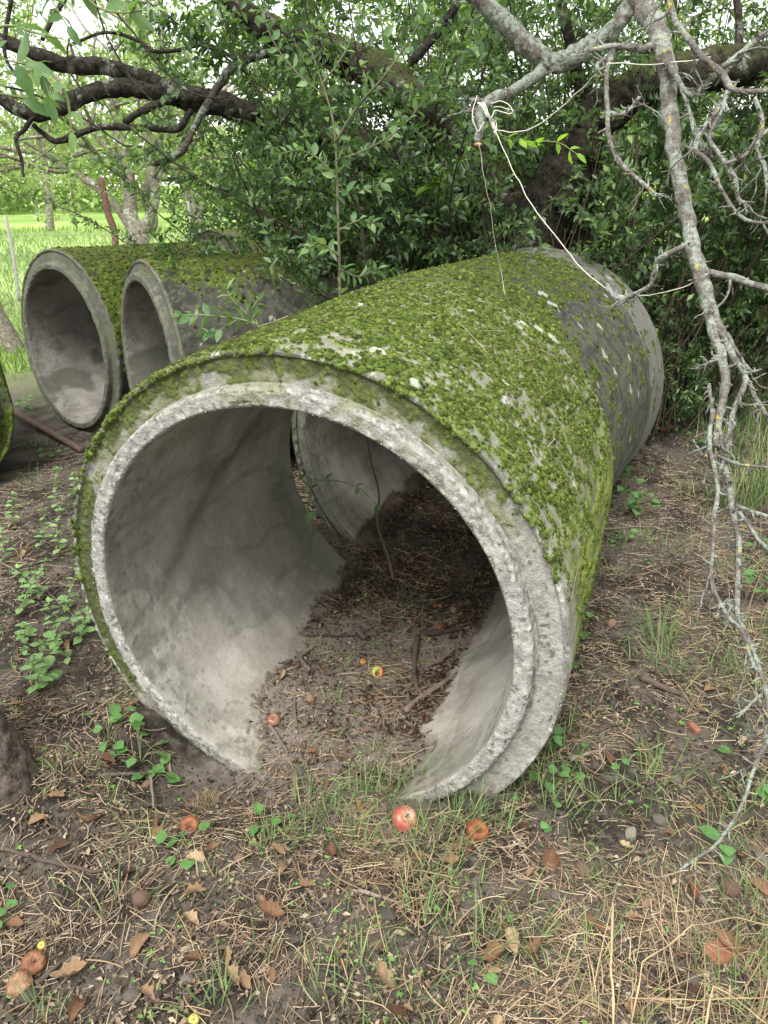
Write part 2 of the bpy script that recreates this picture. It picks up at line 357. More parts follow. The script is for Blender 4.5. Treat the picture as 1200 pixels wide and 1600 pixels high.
dry = (sstep(-.15, .1, s1)*(1-sstep(.8, 1.2, s1)))*(1-sstep(.3, .42, np.abs(p1)))
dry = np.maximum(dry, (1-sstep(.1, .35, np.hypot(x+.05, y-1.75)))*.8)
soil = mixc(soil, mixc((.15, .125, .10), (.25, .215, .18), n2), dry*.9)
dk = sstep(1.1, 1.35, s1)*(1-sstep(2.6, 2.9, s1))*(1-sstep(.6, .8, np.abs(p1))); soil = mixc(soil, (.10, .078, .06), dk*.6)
gr = sstep(6.0, 8.3, y+2.2*(n1-.5)+.25*np.abs(x+1)) ; gr = gr*(1-.55*sstep(.5, .65, n2)*(y < 12))
meadow = mixc((.19, .30, .07), (.32, .45, .13), sstep(.3, .7, fbm(pp*.35, 3, 31))); C = mixc(soil, meadow, gr)
mb = MB(); nx, ny = len(gx), len(gy); i = (np.arange(ny-1)[:, None]*nx+np.arange(nx-1)[None]).ravel()
mb.add(np.c_[x, y, Z], np.stack([i, i+1, i+nx+1, i+nx], -1), C)
o = mb.build("ground", M_ground); o["kind"] = "structure"

# ---------------------------------------------------------------- concrete pipes
def prof_lin(a, b, n): t = np.linspace(0, 1, n, endpoint=False)[:, None]; return np.array(a)*(1-t)+np.array(b)*t
def make_pipe(name, label, key, res, mode, seed):
    q = PIPES[key]; L, Ri, Rt, Ro = q['L'], q['Ri'], q['Rt'], q['Ro']; a = q.get('a', .034); fl = q.get('flare', 0)
    nb = max(int(L/res), 30); seg = int(2*pi*Ro/res)
    segs = []; reg = []
    def S(p, q_, n, r): segs.append(prof_lin(p, q_, n)); reg.extend([r]*n)
    if fl:
        S((Ro+fl, L), (Ro+fl*.97, L-.03), 6, 0); S((Ro+fl*.97, L-.03), (Ro+fl*.5, L-.14), 14, 0); S((Ro+fl*.5, L-.14), (Ro, a+.006), nb, 0)
    else: S((Ro, L), (Ro, a+.006), nb, 0)
    S((Ro, a+.006), (Ro-.004, a-.003), 2, 5); S((Ro-.004, a-.003), (Ro-.012, a-.001), 3, 5)
    S((Ro-.012, a-.001), (Ro-.018, a+.006), 3, 1); S((Ro-.018, a+.006), (Rt+.004, a+.004), max(4, int(.09/res)), 1)
    S((Rt+.004, a+.004), (Rt, .006), 6, 2); S((Rt, .006), (Rt-.006, 0), 2, 3)
    S((Rt-.006, 0), (Ri+.006, 0), max(4, int(.06/res)), 3); S((Ri+.006, 0), (Ri, .007), 2, 3)
    S((Ri, .007), (Ri, L), nb, 4); S((Ri, L), (Ro+fl, L), 8, 6)
    Pf = np.concatenate(segs); reg = np.array(reg); n = len(Pf)
    if q.get('tap'): w_ = (reg == 0)|(reg == 5); Pf[w_, 0] -= q['tap']*(1-sstep(a, a+.10, Pf[w_, 1]))
    T = np.roll(Pf, -1, 0)-np.roll(Pf, 1, 0); Nn = np.stack([-T[:, 1], T[:, 0]], -1); Nn /= np.linalg.norm(Nn, axis=1, keepdims=True)
    Nn = -Nn if Nn[nb//2, 0] < 0 else Nn
    th = np.linspace(-pi, pi, seg, endpoint=False)
    r = np.repeat(Pf[:, 0], seg); t = np.repeat(Pf[:, 1], seg); TH = np.tile(th, n); rg = np.repeat(reg, seg)
    P = np.stack([r*np.sin(TH), t, r*np.cos(TH)], -1); W = P+seed*3.7
    nr = np.repeat(Nn[:, 0], seg); ny_ = np.repeat(Nn[:, 1], seg)
    f2 = fbm(W*9, 3, seed); f5 = fbm(W*24, 3, seed+1); f12 = fbm(W*60, 3, seed+2); f30 = fbm(W*150, 2, seed+3); big = fbm(W*2.6, 3, seed+4)
    Wc = (W+.006*np.stack([f12, f30, np.roll(f12, 7)], -1))*95; I = np.floor(Wc).astype(np.int64); cell = _h(I[:, 0], I[:, 1], I[:, 2], seed+60)
    lowq = sstep(Ri+.010, Ri+.018, r)*(1-sstep(Rt-.014, Rt-.006, r))*(rg == 3); d = (f12-.5)*.0015+(f30-.5)*.0015
    edge = np.maximum(rg == 5, rg == 3)*1.0; ed = edge*((f12-.5)*.003+(f30-.5)*.002-np.clip(f5-.58, 0, 1)*.05)*(1-.75*lowq)
    step = (rg == 1)*1.0; d = d+ed+step*((f12-.5)*.0015+(f30-.5)*.0015)+(rg == 2)*((f12-.5)*.002)
    # rim of the barrel crumbles a little too
    rim = (rg == 0)*(1-sstep(a, a+.03, t)); d = d+rim*((f12-.5)*.004-np.clip(f5-.6, 0, 1)*.04)
    inn = (rg == 4)*1.0; d = np.where(rg == 4, (f12-.5)*.0008+(f2-.5)*.003, d)
    # --- colour of the bare concrete
    c = mixc((.19, .19, .15), (.33, .32, .27), sstep(.35, .65, f5*.5+f2*.5)); c = mixc(c, (.10, .10, .085), sstep(.58, .72, f12)*.6)
    cf = mixc((.24, .235, .215), (.42, .41, .38), sstep(.3, .7, f5*.4+f30*.3+f12*.3)); cf = mixc(cf, (.55, .54, .49), (cell > .93)*.6); cf = mixc(cf, (.13, .125, .11), (cell < .07)*(f5 > .45)*.8); cf = mixc(cf, (.12, .115, .10), sstep(.60, .70, f30)*sstep(.5, .3, f12)*.9)
    cf = mixc(cf, (.11, .105, .09), sstep(.72, .78, noise(W*85, seed+9))*.7)
    ci = mixc((.30, .28, .245), (.43, .41, .37), sstep(.3, .7, big*.6+f2*.4))
    ci = mixc(ci, (.145, .14, .11), sstep(.42, .80, fbm(W*np.array([2.5, 5, 2.5]), 6, seed+12))*.6)
    ci = mixc(ci, (.13, .15, .085), sstep(L-.35, L-.02, t+.25*(f2-.5))*.5)
    ci = mixc(ci, (.33, .34, .28), sstep(.50, .70, f12)*.35*(1-sstep(.05, .35, t)))
    ci = mixc(ci, (.15, .155, .11), sstep(.42, .66, f30*.3+f12*.3+f5*.4)*(1-sstep(.02, .35, t+.3*(f2-.5)))*.7)
    ci = mixc(ci, (.09, .085, .065), sstep(.74, .80, noise(W*70, seed+6))*.5*(1-sstep(.05, .4, t)))
    if mode in ('front',):          # damp band running diagonally over the left wall
        bnd = np.exp(-((TH+1.75-.95*(t-.25)+.12*(f2-.5))/.07)**2)*sstep(.10, .3, t)*(1-sstep(.75, 1., t)); ci = mixc(ci, (.14, .135, .10), bnd*.65)
        c2 = np.exp(-((TH+1.95-.25*(t-.2)+.3*(f2-.5))/.16)**2)*(1-sstep(.3, .65, t)); ci = mixc(ci, (.15, .145, .115), c2*.55*sstep(.3, .6, f5))
    ci = ci*(1+.22*(f12-.5)+.16*(f30-.5))[:, None]; tl2 = fbm(W*np.array([5., 2., 5.])+9, 4, seed+33); ci = mixc(ci, ci*.78, sstep(.50, .515, tl2)*(1-sstep(.53, .62, tl2))*.8); ci = mixc(ci, ci*1.12, sstep(.56, .60, fbm(W*np.array([4., 9., 4.]), 4, seed+34)))
    cs = mixc((.23, .225, .20), (.38, .37, .335), sstep(.3, .7, f5*.4+f12*.3+f30*.3)); cs = mixc(cs, (.10, .095, .08), (cell < .08)*(f5 > .45)*.8); cs = mixc(cs, (.12, .115, .09), np.exp(-((r-Rt-.008)/.006)**2)*sstep(.4, .55, f5)*.7)
    col = c.copy(); col[rg >= 3] = cf[rg >= 3]; col[rg == 2] = cf[rg == 2]*.9; col[rg == 1] = cs[rg == 1]; col[rg == 4] = ci[rg == 4]; col[rg == 6] = c[rg == 6]
    stony = np.maximum(rim, rg == 5)*(1. if mode == 'front' else .12); col = mixc(col, (.50, .49, .44), stony*((cell > .70)*sstep(.50, .58, f5+.2*(cell-.5)))*.85); col = mixc(col, (.13, .13, .10), stony*sstep(.48, .40, f5)*.0 + stony*(1-sstep(.42, .52, f5))*.7)
    # --- moss cover
    bar = (rg == 0)*1.0; topw = sstep(-2.0, -.7, TH)*(1-sstep(1.3, 2.2, TH))
    if mode == 'front':
        base = .60*topw+.06*np.exp(-(TH/.9)**2)-.22*np.exp(-((TH-.12)/.33)**2)*(1-sstep(.12, .4, t))-.05*sstep(.8, 1.2, t)
        base = base*np.where(rg == 5, 1, 1)-.30*sstep(1.0, 1.5, TH)*(1-sstep(.10, .26, t+.1*(f5-.5)))
        cov = base+.02-.10*sstep(.5, 1., TH)-.36*sstep(1.0, 1.45, TH)+1.1*(f5-.5)+1.7*(f12-.5)+.5*(f2-.5)+.5*(f30-.5)
        m = np.maximum(bar, (rg == 5)*.9)*sstep(.40, .52, cov+.10*np.maximum(rim, rg == 5)*(TH < 1.2))
        col = mixc(col, mixc((.10, .12, .035), (.19, .22, .07), f30), bar*sstep(.28, .42, cov)*.6)
        sm = bar*sstep(.9, 1.4, TH)*(1-sstep(1.9, 2.3, TH))*sstep(.08, .2, t+.05*(f2-.5)); st_ = fbm(np.stack([TH*38, t*7, TH*0], -1), 3, seed+70); thin = sm*sstep(.22, .44, st_*.7+f12*.3+.03)   # thin lime film on the right flank
        col = mixc(col, mixc((.075, .095, .02), (.21, .26, .04), sstep(.3, .7, st_)), thin*.92)
        ms = step*(sstep(-2.35, -1.9, TH)*(1-sstep(-1.25, -.95, TH))*.9+sstep(-1.1, -.8, TH)*(1-sstep(.75, 1.15, TH))*(.35+.65*sstep(Rt+.02, Ro-.02, r)))
        ms = step*sstep(.42, .60, ms*.9+.9*(f5-.5)+.8*(f12-.5)+.10)
        film = step*(sstep(-2.5, -2, TH)*(1-sstep(.9, 1.2, TH)))*sstep(.3, .55, f5)+np.maximum(rg == 3, rg == 2)*np.exp(-((TH-.15)/.65)**2)*sstep(.42, .6, f5)*.9
        col = mixc(col, mixc((.11, .12, .05), (.20, .215, .10), f12), film*.75)
        col = mixc(col, mixc((.03, .04, .012), (.085, .105, .026), f12*.5+f30*.5), ms*.85); m = np.maximum(m, ms*sstep(.5, .6, f12)*.5)
    elif mode == 'second':
        col = mixc(col, mixc(mixc((.026, .026, .022), (.072, .07, .06), sstep(.3, .7, f5)), (.125, .13, .09), sstep(.56, .66, f12*.6+f30*.4)*.7), bar*(1-sstep(L-.36, L-.32, t+.06*(f2-.5)))*.95); col = mixc(col, (.11, .11, .08), ((rg > 0)*(rg < 4)+(rg == 5))*.6)
        col = mixc(col, mixc((.11, .107, .095), (.175, .17, .15), f5), bar*sstep(L-.36, L-.32, t+.06*(f2-.5)))
        base = .62*sstep(-2., -.9, TH)*(1-sstep(.35, .95, TH))-.35*sstep(L-.42, L-.3, t)-.06*sstep(.2, .7, t)+.22*sstep(.3, .9, TH)*(1-sstep(.95, 1.4, TH))+.55*(1-sstep(.08, .2, t))*sstep(-2., -.9, TH)*(1-sstep(.7, 1.1, TH))
        m = bar*sstep(.44, .56, base+1.2*(f5-.5)+.9*(f12-.5)+.5*(f2-.5)); thin = bar*topw*sstep(.5, .66, f12*.5+f5*.5)*(1-sstep(L-.42, L-.32, t))
        col = mixc(col, (.085, .10, .03), np.maximum(thin*.6, ((rg == 5)+(rg == 1)+(rg == 0)*(t < .12) > 0)*sstep(-2., -.9, TH)*(1-sstep(.9, 1.3, TH))*.9)); m = np.maximum(m, bar*sstep(.735, .77, noise(W*22, seed+40))*(TH > 0)*(TH < 1.7))
        film = (rg <= 3)*(rg > 0)*sstep(-2.6, -1.2, TH)*(1-sstep(1, 1.4, TH))*sstep(.35, .6, f5); col = mixc(col, (.07, .085, .03), film*.7)
    else:
        col = mixc(col, mixc(mixc((.018, .018, .014), (.052, .05, .042), sstep(.3, .7, f5)), (.10, .11, .06), sstep(.54, .66, f12*.6+f30*.4)*.7), bar*.93*(1 if mode != 'light' else .2)); col = mixc(col, mixc((.05, .055, .035), (.15, .145, .12), sstep(.4, .6, f5)), ((rg > 0)*(rg != 4))*.8)
        k = {'left': .80, 'mid': .80, 'light': .6, 'dark': .9}[mode]; wd = {'left': 1.75, 'mid': .72, 'light': 1.5, 'dark': 3.}[mode]
        base = k*sstep(-2.4, -1.2, TH)*(1-sstep(wd-.55, wd+.35, TH)); m = bar*sstep(.40, .54, base+1.2*(f5-.5)+.9*(f12-.5)+.5*(f2-.5))
        film = (rg <= 5)*(rg > 0)*(rg != 4)*sstep(.38, .6, f5*.7+f2*.3); col = mixc(col, (.075, .085, .035), film*.65)
        if mode == 'dark': m = np.maximum(m, (rg != 4)*sstep(.3, .5, f5)); 
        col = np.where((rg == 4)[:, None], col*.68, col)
        if mode in ('left', 'mid'):
            wet = (rg == 4)*sstep(.50, .58, fbm(W*np.array([3., 3., 4.]), 4, seed+30)); col = mixc(col, (.085, .085, .065), wet*.8)
    mh = m*(.002+.004*sstep(.35, .65, f12)); d = d+mh
    mossc = mixc((.028, .042, .008), (.10, .145, .018), sstep(.35, .62, f12*.6+f30*.4)); mossc = mixc(mossc, (.18, .235, .035), sstep(.58, .72, f12*.5+f30*.5)*.7); mossc = mixc(mossc, (.09, .085, .02), sstep(.45, .7, big)*.4)
    if mode == 'second': mossc = mossc*.75
    if mode in ('dark', 'left', 'mid'): mossc = mossc*.9
    if mode in ('light',): mossc = mixc(mossc, (.30, .33, .10), .5)
    col = mixc(col, mossc, m)
    ca_, sa_ = cos(R_(q['yaw'])), sin(R_(q['yaw'])); wx = q['C'][0]+P[:, 0]*ca_+P[:, 1]*sa_; wy = q['C'][1]-P[:, 0]*sa_+P[:, 1]*ca_; wz = q['C'][2]+P[:, 2]+P[:, 1]*sin(R_(q['tilt']))
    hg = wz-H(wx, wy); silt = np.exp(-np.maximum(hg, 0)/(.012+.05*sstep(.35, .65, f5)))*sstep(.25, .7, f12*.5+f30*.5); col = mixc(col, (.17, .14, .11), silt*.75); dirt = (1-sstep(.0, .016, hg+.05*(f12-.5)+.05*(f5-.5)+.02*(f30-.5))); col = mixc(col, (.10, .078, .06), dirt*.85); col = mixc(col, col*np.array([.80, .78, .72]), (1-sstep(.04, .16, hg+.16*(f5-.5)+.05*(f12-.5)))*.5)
    # --- pale lichen discs
    rs = np.random.default_rng(seed+100); spots = []
    nsp = {'front': 16, 'second': 22, 'left': 8, 'mid': 12}.get(mode, 4)
    for _ in range(nsp): spots.append((rs.uniform(-.6, 1.6), rs.uniform(.08, L-.1), rs.uniform(.005, .017)))
    if mode == 'front': spots += [(.62, 1.16, .03), (.70, 1.20, .03), (.55, 1.1, .022), (.35, .9, .02), (.25, .2, .022), (.95, .8, .018)]
    if mode == 'second': spots += [(1.0, .45, .024), (1.12, .5, .018), (.85, .62, .02), (1.3, .7, .022), (.6, .3, .03), (.5, .35, .025)]
    for (a0, t0, r0) in spots:
        dd = np.hypot(((TH-a0))*Ro, t-t0)+(f12-.5)*.04+(f30-.5)*.012; k = bar*(dd < r0); col = mixc(col, (.38, .40, .32), k*.8); m = m*(1-k); 
    P[:, 0] += d*nr*np.sin(TH); P[:, 2] += d*nr*np.cos(TH); P[:, 1] += d*ny_
    # real-world ovality
    root = thing(name, label, "concrete pipe", q['C'], "concrete pipe sections lying in the orchard")
    root.rotation_euler = (R_(q['tilt']), 0, -R_(q['yaw'])); ROOT[root.name] = np.zeros(3)
    mb = MB(); i = np.arange(n)[:, None]*seg; i2 = ((np.arange(n)+1) % n)[:, None]*seg; j = np.arange(seg)[None]; k = (j+1) % seg
    F = np.stack([i+j, i+k, i2+k, i2+j], -1).reshape(-1, 4); mb.add(P, F, col)
    def lumps(nn, rad_, ts, r0, r1, colr):            # aggregate showing at the broken edges
        rl = np.random.default_rng(seed+5); a8 = rl.uniform(-pi, pi, nn); rr8 = rad_+rl.normal(0, .0025, nn); c8 = np.stack([rr8*np.sin(a8), ts+rl.normal(0, .0022, nn), rr8*np.cos(a8)], -1)
        s8 = rl.uniform(r0, r1, nn)*rl.uniform(.5, 1, nn); o_ = np.array([[1, 0, 0], [-1, 0, 0], [0, 1, 0], [0, -1, 0], [0, 0, 1], [0, 0, -1.]])
        V8 = c8[:, None]+o_[None]*s8[:, None, None]*rl.uniform(.6, 1.2, (nn, 6, 3)); k8 = np.arange(nn)[:, None]*6
        F8 = np.concatenate([k8+np.array(a) for a in ([0, 2, 4], [2, 1, 4], [1, 3, 4], [3, 0, 4], [2, 0, 5], [1, 2, 5], [3, 1, 5], [0, 3, 5])])
        mb.add(V8.reshape(-1, 3), F8, np.repeat(mixc(colr[0], colr[1], rl.uniform(0, 1, nn)), 6, 0))
    if mode == 'front':
        lumps(260, Ri+.008, .002, .0015, .0045, ((.24, .235, .2), (.48, .47, .42))); lumps(170, Ro-.006, a+.003, .0015, .005, ((.22, .215, .18), (.58, .57, .52))); lumps(350, Rt-.003, .002, .001, .003, ((.25, .24, .2), (.5, .49, .45)))
    elif mode == 'second': lumps(300, Ri+.003, .002, .0015, .004, ((.2, .2, .17), (.35, .34, .3)))
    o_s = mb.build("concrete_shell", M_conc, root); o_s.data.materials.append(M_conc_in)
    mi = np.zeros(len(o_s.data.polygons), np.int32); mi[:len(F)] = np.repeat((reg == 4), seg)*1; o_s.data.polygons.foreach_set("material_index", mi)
    # moss: small rounded cushions with short fuzz standing on them
    nc, nf = {'front': (34000, 230000), 'second': (9000, 52000), 'left': (6500, 34000), 'mid': (4200, 24000), 'light': (1500, 9000), 'dark': (1500, 8000)}[mode]; rq = np.random.default_rng(seed)
    k_ = 1. if mode in ('front', 'second') else 1.4; nrm = np.stack([nr*np.sin(TH), ny_, nr*np.cos(TH)], -1)
    pr = m*(.35+sstep(.42, .62, f12))*(np.where(rg == 1, .3, 1)); pr = pr/pr.sum(); ci_ = rq.choice(len(P), nc, p=pr); cn = nrm[ci_]; T1 = norm(np.cross(cn, rq.normal(0, 1, (nc, 3)))); T2 = np.cross(cn, T1)
    R0 = (.0022+.0068*rq.uniform(0, 1, nc)**3.)*k_*(1-.45*sstep(.9, 1.4, TH[ci_]))*np.where(rg[ci_] == 1, .55, 1)*(.75+.5*sstep(.4, .7, f5[ci_])); cc = P[ci_]+(T1*rq.normal(0, .003, (nc, 1))+T2*rq.normal(0, .003, (nc, 1))); hgt = rq.uniform(.35, .85, nc)
    el = [1.45, 1.0, .5, -.1]; tp = np.array([[sin(e_)*0+cos(e_)*cos(a_), cos(e_)*sin(a_), sin(e_)] for e_ in el for a_ in np.linspace(0, 2*pi, 8, endpoint=False)]+[[0, 0, 1.0]])
    wob_ = rq.uniform(.82, 1.15, (nc, len(tp))); loc = tp[None]*wob_[..., None]; V = cc[:, None]+R0[:, None, None]*(loc[..., :1]*T1[:, None]+loc[..., 1:2]*T2[:, None]+loc[..., 2:]*cn[:, None]*hgt[:, None, None])
    base_ = np.arange(nc)[:, None]*len(tp); q4 = np.array([[i8*8+j8, (i8+1)*8+j8, (i8+1)*8+(j8+1) % 8, i8*8+(j8+1) % 8] for i8 in range(3) for j8 in range(8)]); t3 = np.array([[len(tp)-1, j8, (j8+1) % 8] for j8 in range(8)])
    mb = MB(); mb.add(V.reshape(-1, 3), [(base_[:, :, None]+q4[None]).reshape(-1, 4), (base_[:, :, None]+t3[None]).reshape(-1, 3)])
    ix = rq.choice(nc, nf, p=R0**2/(R0**2).sum()); vv = norm(rq.normal(0, 1, (nf, 3))); vv[:, 2] = np.abs(vv[:, 2]); dirw = vv[:, :1]*T1[ix]+vv[:, 1:2]*T2[ix]+vv[:, 2:]*cn[ix]
    B = cc[ix]+R0[ix][:, None]*.9*(vv[:, :1]*T1[ix]+vv[:, 1:2]*T2[ix]+vv[:, 2:]*cn[ix]*hgt[ix][:, None]); D = norm(dirw+rq.normal(0, .45, (nf, 3))); ln = rq.uniform(.0014, .0036, nf)*k_
    S = norm(np.cross(D, rq.normal(0, 1, (nf, 3)))); wd = rq.uniform(.0006, .0012, nf)[:, None]*k_; V = np.stack([B-S*wd, B+S*wd, B+D*ln[:, None]], 1).reshape(-1, 3); mb.add(V, np.arange(nf*3).reshape(-1, 3))
    o = mb.build("moss", M_moss if mode in ('front', 'second') else M_moss_d, root, smooth=False); o["kind"] = "stuff"
    return root
PIPES['second']['flare'] = .022; PIPES['second']['tap'] = .03
make_pipe("concrete_pipe", "large moss-covered concrete pipe in the foreground, its wide open end facing the camera", 'front', .0048, 'front', 1)
make_pipe("concrete_pipe", "dark weathered pipe set end to end behind the big foreground pipe, paler far end", 'second', .0085, 'second', 2)
make_pipe("concrete_pipe", "concrete pipe at the left with a wide open mouth and a damp patch inside", 'left', .012, 'left', 3)
make_pipe("concrete_pipe", "dark grey pipe with narrow visible mouth, between the left pipe and the foreground pipe", 'mid', .012, 'mid', 4)
make_pipe("concrete_pipe", "farthest pipe with pale green moss on top, showing just above the left pipes", 'behind', .016, 'light', 5)
make_pipe("concrete_pipe", "pipe at the left edge of the photo, only its dark mossy rim showing", 'edge', .012, 'dark', 6)
#@@PART2
# ================================================================ growing things
def grow(P0, D0, L, n, wander=.25, grav=0.0, seed=None):
    D = norm(np.array(D0, float)); P = [np.array(P0, float)]; s = L/n
    for k in range(n):
        D = norm(D+rng.normal(0, wander, 3)+np.array([0, 0, grav])); P.append(P[-1]+D*s)
    return np.array(P)
class Foliage:                            # collects leaves of one plant, built in one go
    def __init__(s): s.B, s.D, s.L, s.W = [], [], [], []
    def along(s, P, size, every=1, spread=.9, pair=True, start=0, tip=True, wr=.5, sv=.3):
        T = np.gradient(P, axis=0)
        for k in range(start, len(P), every):
            t = T[k]/(np.linalg.norm(T[k])+1e-9); a = rng.normal(0, 1, 3); a -= t*(a@t); a /= np.linalg.norm(a)+1e-9
            for sg in ((1, -1) if pair else (1,)):
                d = t*.55+a*sg*spread; l = size*rng.uniform(1-sv, 1+sv); s.B.append(P[k]); s.D.append(d); s.L.append(l); s.W.append(l*wr)
        if tip: s.B.append(P[-1]); s.D.append(T[-1]); s.L.append(size); s.W.append(size*wr)
    def build(s, name, mat, parent, hi=False, **kw):
        mb = MB(); leaves(mb, np.array(s.B), np.array(s.D), np.array(s.L), np.array(s.W), hi=hi, **kw)
        return mb.build(name, mat, parent, smooth=hi)

M_greybranch = bark_mat('bark_grey_branch', (.018, .016, .013), (.09, .08, .066), mossamt=.1, lichen=(.19, .22, .17), lichamt=.45, bs=1.5)
# ---- old tree: big dark limbs in the middle, crown above
tree = thing("old_tree", "old spreading tree with thick dark mossy limbs rising from the dense shrubs", "tree", (1.25, 5.3, 0))
mb = MB()
limb(mb, [(800, 560, 4.9, 120), (815, 450, 4.85, 95), (838, 370, 4.75, 84), (868, 300, 4.6, 80), (893, 262, 4.5, 84)], 20, 10, .25, 7, seed=1)
limb(mb, [(905, 560, 5.1, 70), (900, 430, 5.0, 62), (897, 340, 4.8, 64), (890, 262, 4.55, 78)], 16, 8, .2, 7, seed=9)
mb.build("trunk", M_bark, tree)
def tl(pts, mat, name="limb", sides=26, n=16, nz=.34, nf=16, wob=.012, seed=0):
    mb = MB(); Q = limb(mb, pts, sides, n, nz, nf, wob, seed=seed); mb.build(name, mat, tree); return Q
tl([(872, 320, 4.6, 70), (905, 225, 4.45, 74), (955, 165, 4.3, 66), (1020, 128, 4.15, 62), (1100, 110, 4.05, 58), (1230, 92, 4.4, 54)], M_bark_m, seed=2)
tl([(850, 380, 4.8, 60), (775, 300, 4.8, 58), (705, 225, 4.6, 62), (640, 150, 4.4, 60), (560, 96, 4.7, 54), (480, 68, 4.55, 46), (415, 42, 4.4, 40), (368, 5, 4.3, 38), (320, -60, 4.2, 36)], M_bark_m, seed=3)
tl([(760, 330, 4.8, 32.8), (640, 245, 4.6, 36.1), (500, 205, 4.8, 37.7), (430, 186, 4.6, 36.1), (350, 166, 4.5, 36.1), (300, 152, 4.4, 37.7), (262, 144, 4.35, 37.7)], M_bark, seed=4)
tl([(280, 150, 4.36, 27.9), (225, 125, 4.3, 26.2), (165, 105, 4.2, 24.6), (100, 100, 4.1, 23.0), (50, 82, 4.0, 21.3), (10, 68, 3.95, 19.7), (-60, 50, 3.9, 19.7)], M_bark, seed=5)
tl([(275, 150, 4.38, 27.9), (235, 143, 4.3, 26.2), (190, 137, 4.25, 26.2), (130, 148, 4.2, 24.6), (80, 172, 4.15, 24.6), (40, 176, 4.1, 21.3), (-10, 150, 4.05, 19.7), (-60, 140, 4.0, 19.7)], M_bark, seed=6)
tl([(470, 70, 4.1, 9.8), (437, 80, 4.0, 10.7), (372, 98, 3.9, 13.1), (342, 133, 3.9, 12.3), (320, 170, 3.9, 11.5), (300, 205, 3.9, 10.7), (285, 235, 3.9, 11.5), (264, 250, 3.9, 10.7), (242, 256, 3.9, 9.0)], M_greybranch, sides=12, wob=.006, seed=7)
tl([(300, 172, 4.2, 9.0), (280, 200, 4.2, 9.8), (250, 202, 4.2, 9.8), (200, 198, 4.2, 9.8), (150, 200, 4.2, 9.8), (115, 213, 4.2, 9.8), (85, 221, 4.2, 9.0), (52, 196, 4.2, 7.4)], M_bark, sides=10, wob=.006, seed=8)
tl([(52, 180, 4.1, 8.2), (38, 202, 4.1, 7.4), (26, 218, 4.1, 6.6), (33, 248, 4.1, 5.7), (37, 275, 4.1, 4.9)], M_bark, sides=8, wob=.006, seed=10)
tl([(278, 152, 4.2, 12.3), (240, 165, 4.1, 11.5), (212, 180, 4.0, 10.7), (195, 190, 3.95, 10.7)], M_bark, sides=10, wob=.004, seed=11)
for k, pts in enumerate([[(110, 70, 4.1, 5), (165, 50, 4.1, 5), (220, 65, 4.1, 6), (240, 80, 4.1, 6), (280, 78, 4.1, 6), (325, 70, 4.1, 6), (372, 96, 4.0, 6)],
        [(160, -10, 3.2, 4), (190, 30, 3.2, 3.5), (215, 60, 3.2, 3), (250, 105, 3.2, 3), (300, 145, 3.2, 3), (350, 153, 3.2, 2.5), (380, 147, 3.2, 2)],
        [(145, -10, 3.0, 3.5), (165, 50, 3.0, 3), (200, 115, 3.0, 3), (240, 160, 3.0, 3), (256, 176, 3.0, 2)],
        [(105, -10, 3.4, 8), (82, 30, 3.4, 8), (66, 62, 3.4, 7)], [(20, -10, 3.6, 7), (8, 50, 3.6, 7), (10, 95, 3.6, 6), (30, 120, 3.6, 4)],
        [(-10, 130, 3.4, 4), (60, 150, 3.4, 3.5), (130, 185, 3.4, 3), (190, 225, 3.4, 2.5), (206, 228, 3.4, 2)],
        [(108, 60, 3.6, 3), (106, 95, 3.6, 3), (120, 130, 3.6, 2.5), (160, 165, 3.6, 2)],
        [(640, 100, 4.3, 16), (700, 30, 4.2, 14), (730, -30, 4.1, 13)], [(870, -20, 4.1, 18), (890, 60, 4.2, 18), (905, 130, 4.3, 20), (920, 210, 4.45, 24)],
        [(1150, -10, 4.1, 12), (1155, 50, 4.1, 12), (1148, 105, 4.1, 14)], [(560, 100, 4.7, 12), (530, 160, 4.7, 8), (525, 220, 4.7, 6)], [(420, 186, 4.6, 10), (452, 225, 4.6, 8), (460, 270, 4.6, 6)]]):
    tl(pts, M_bark, "branch", 7, 6, .15, 20, .004, seed=20+k)
# crown of the old tree: twigs and leaves above and through the limbs
F = Foliage(); mb = MB()
def sprays(n, box, ln, size, every=1, wr=.5, grav=-.06, pair=True, sides=4, rad=.0025, mbx=None, Fx=None, dirf=None, nst=9):
    for _ in range(n):
        px, py, D = rng.uniform(*box[0]), rng.uniform(*box[1]), rng.uniform(*box[2]); P0 = at(px, py, D)
        d = rng.normal(0, 1, 3)*np.array([1, 1, .5]) if dirf is None else dirf(px, py)
        P = grow(P0, d, ln*rng.uniform(.6, 1.3), nst, .22, grav); (Fx or F).along(P, size, every, .9, pair, 1, True, wr)
        tube(mbx or mb, P, np.linspace(rad, rad*.4, len(P)), sides)
sprays(70, ((-60, 520), (-120, 130), (4.2, 6.5)), .55, .055)
sprays(34, ((-60, 330), (100, 300), (4.6, 7)), .45, .05)
sprays(260, ((480, 1260), (-140, 120), (4.6, 6.4)), .55, .05)
sprays(500, ((-500, 1900), (-900, -140), (3.6, 7.5)), .7, .07)          # the crown goes on above the frame and shades what is below
F.build("crown", M_canopy, tree); mb.build("twigs", M_bark, tree)

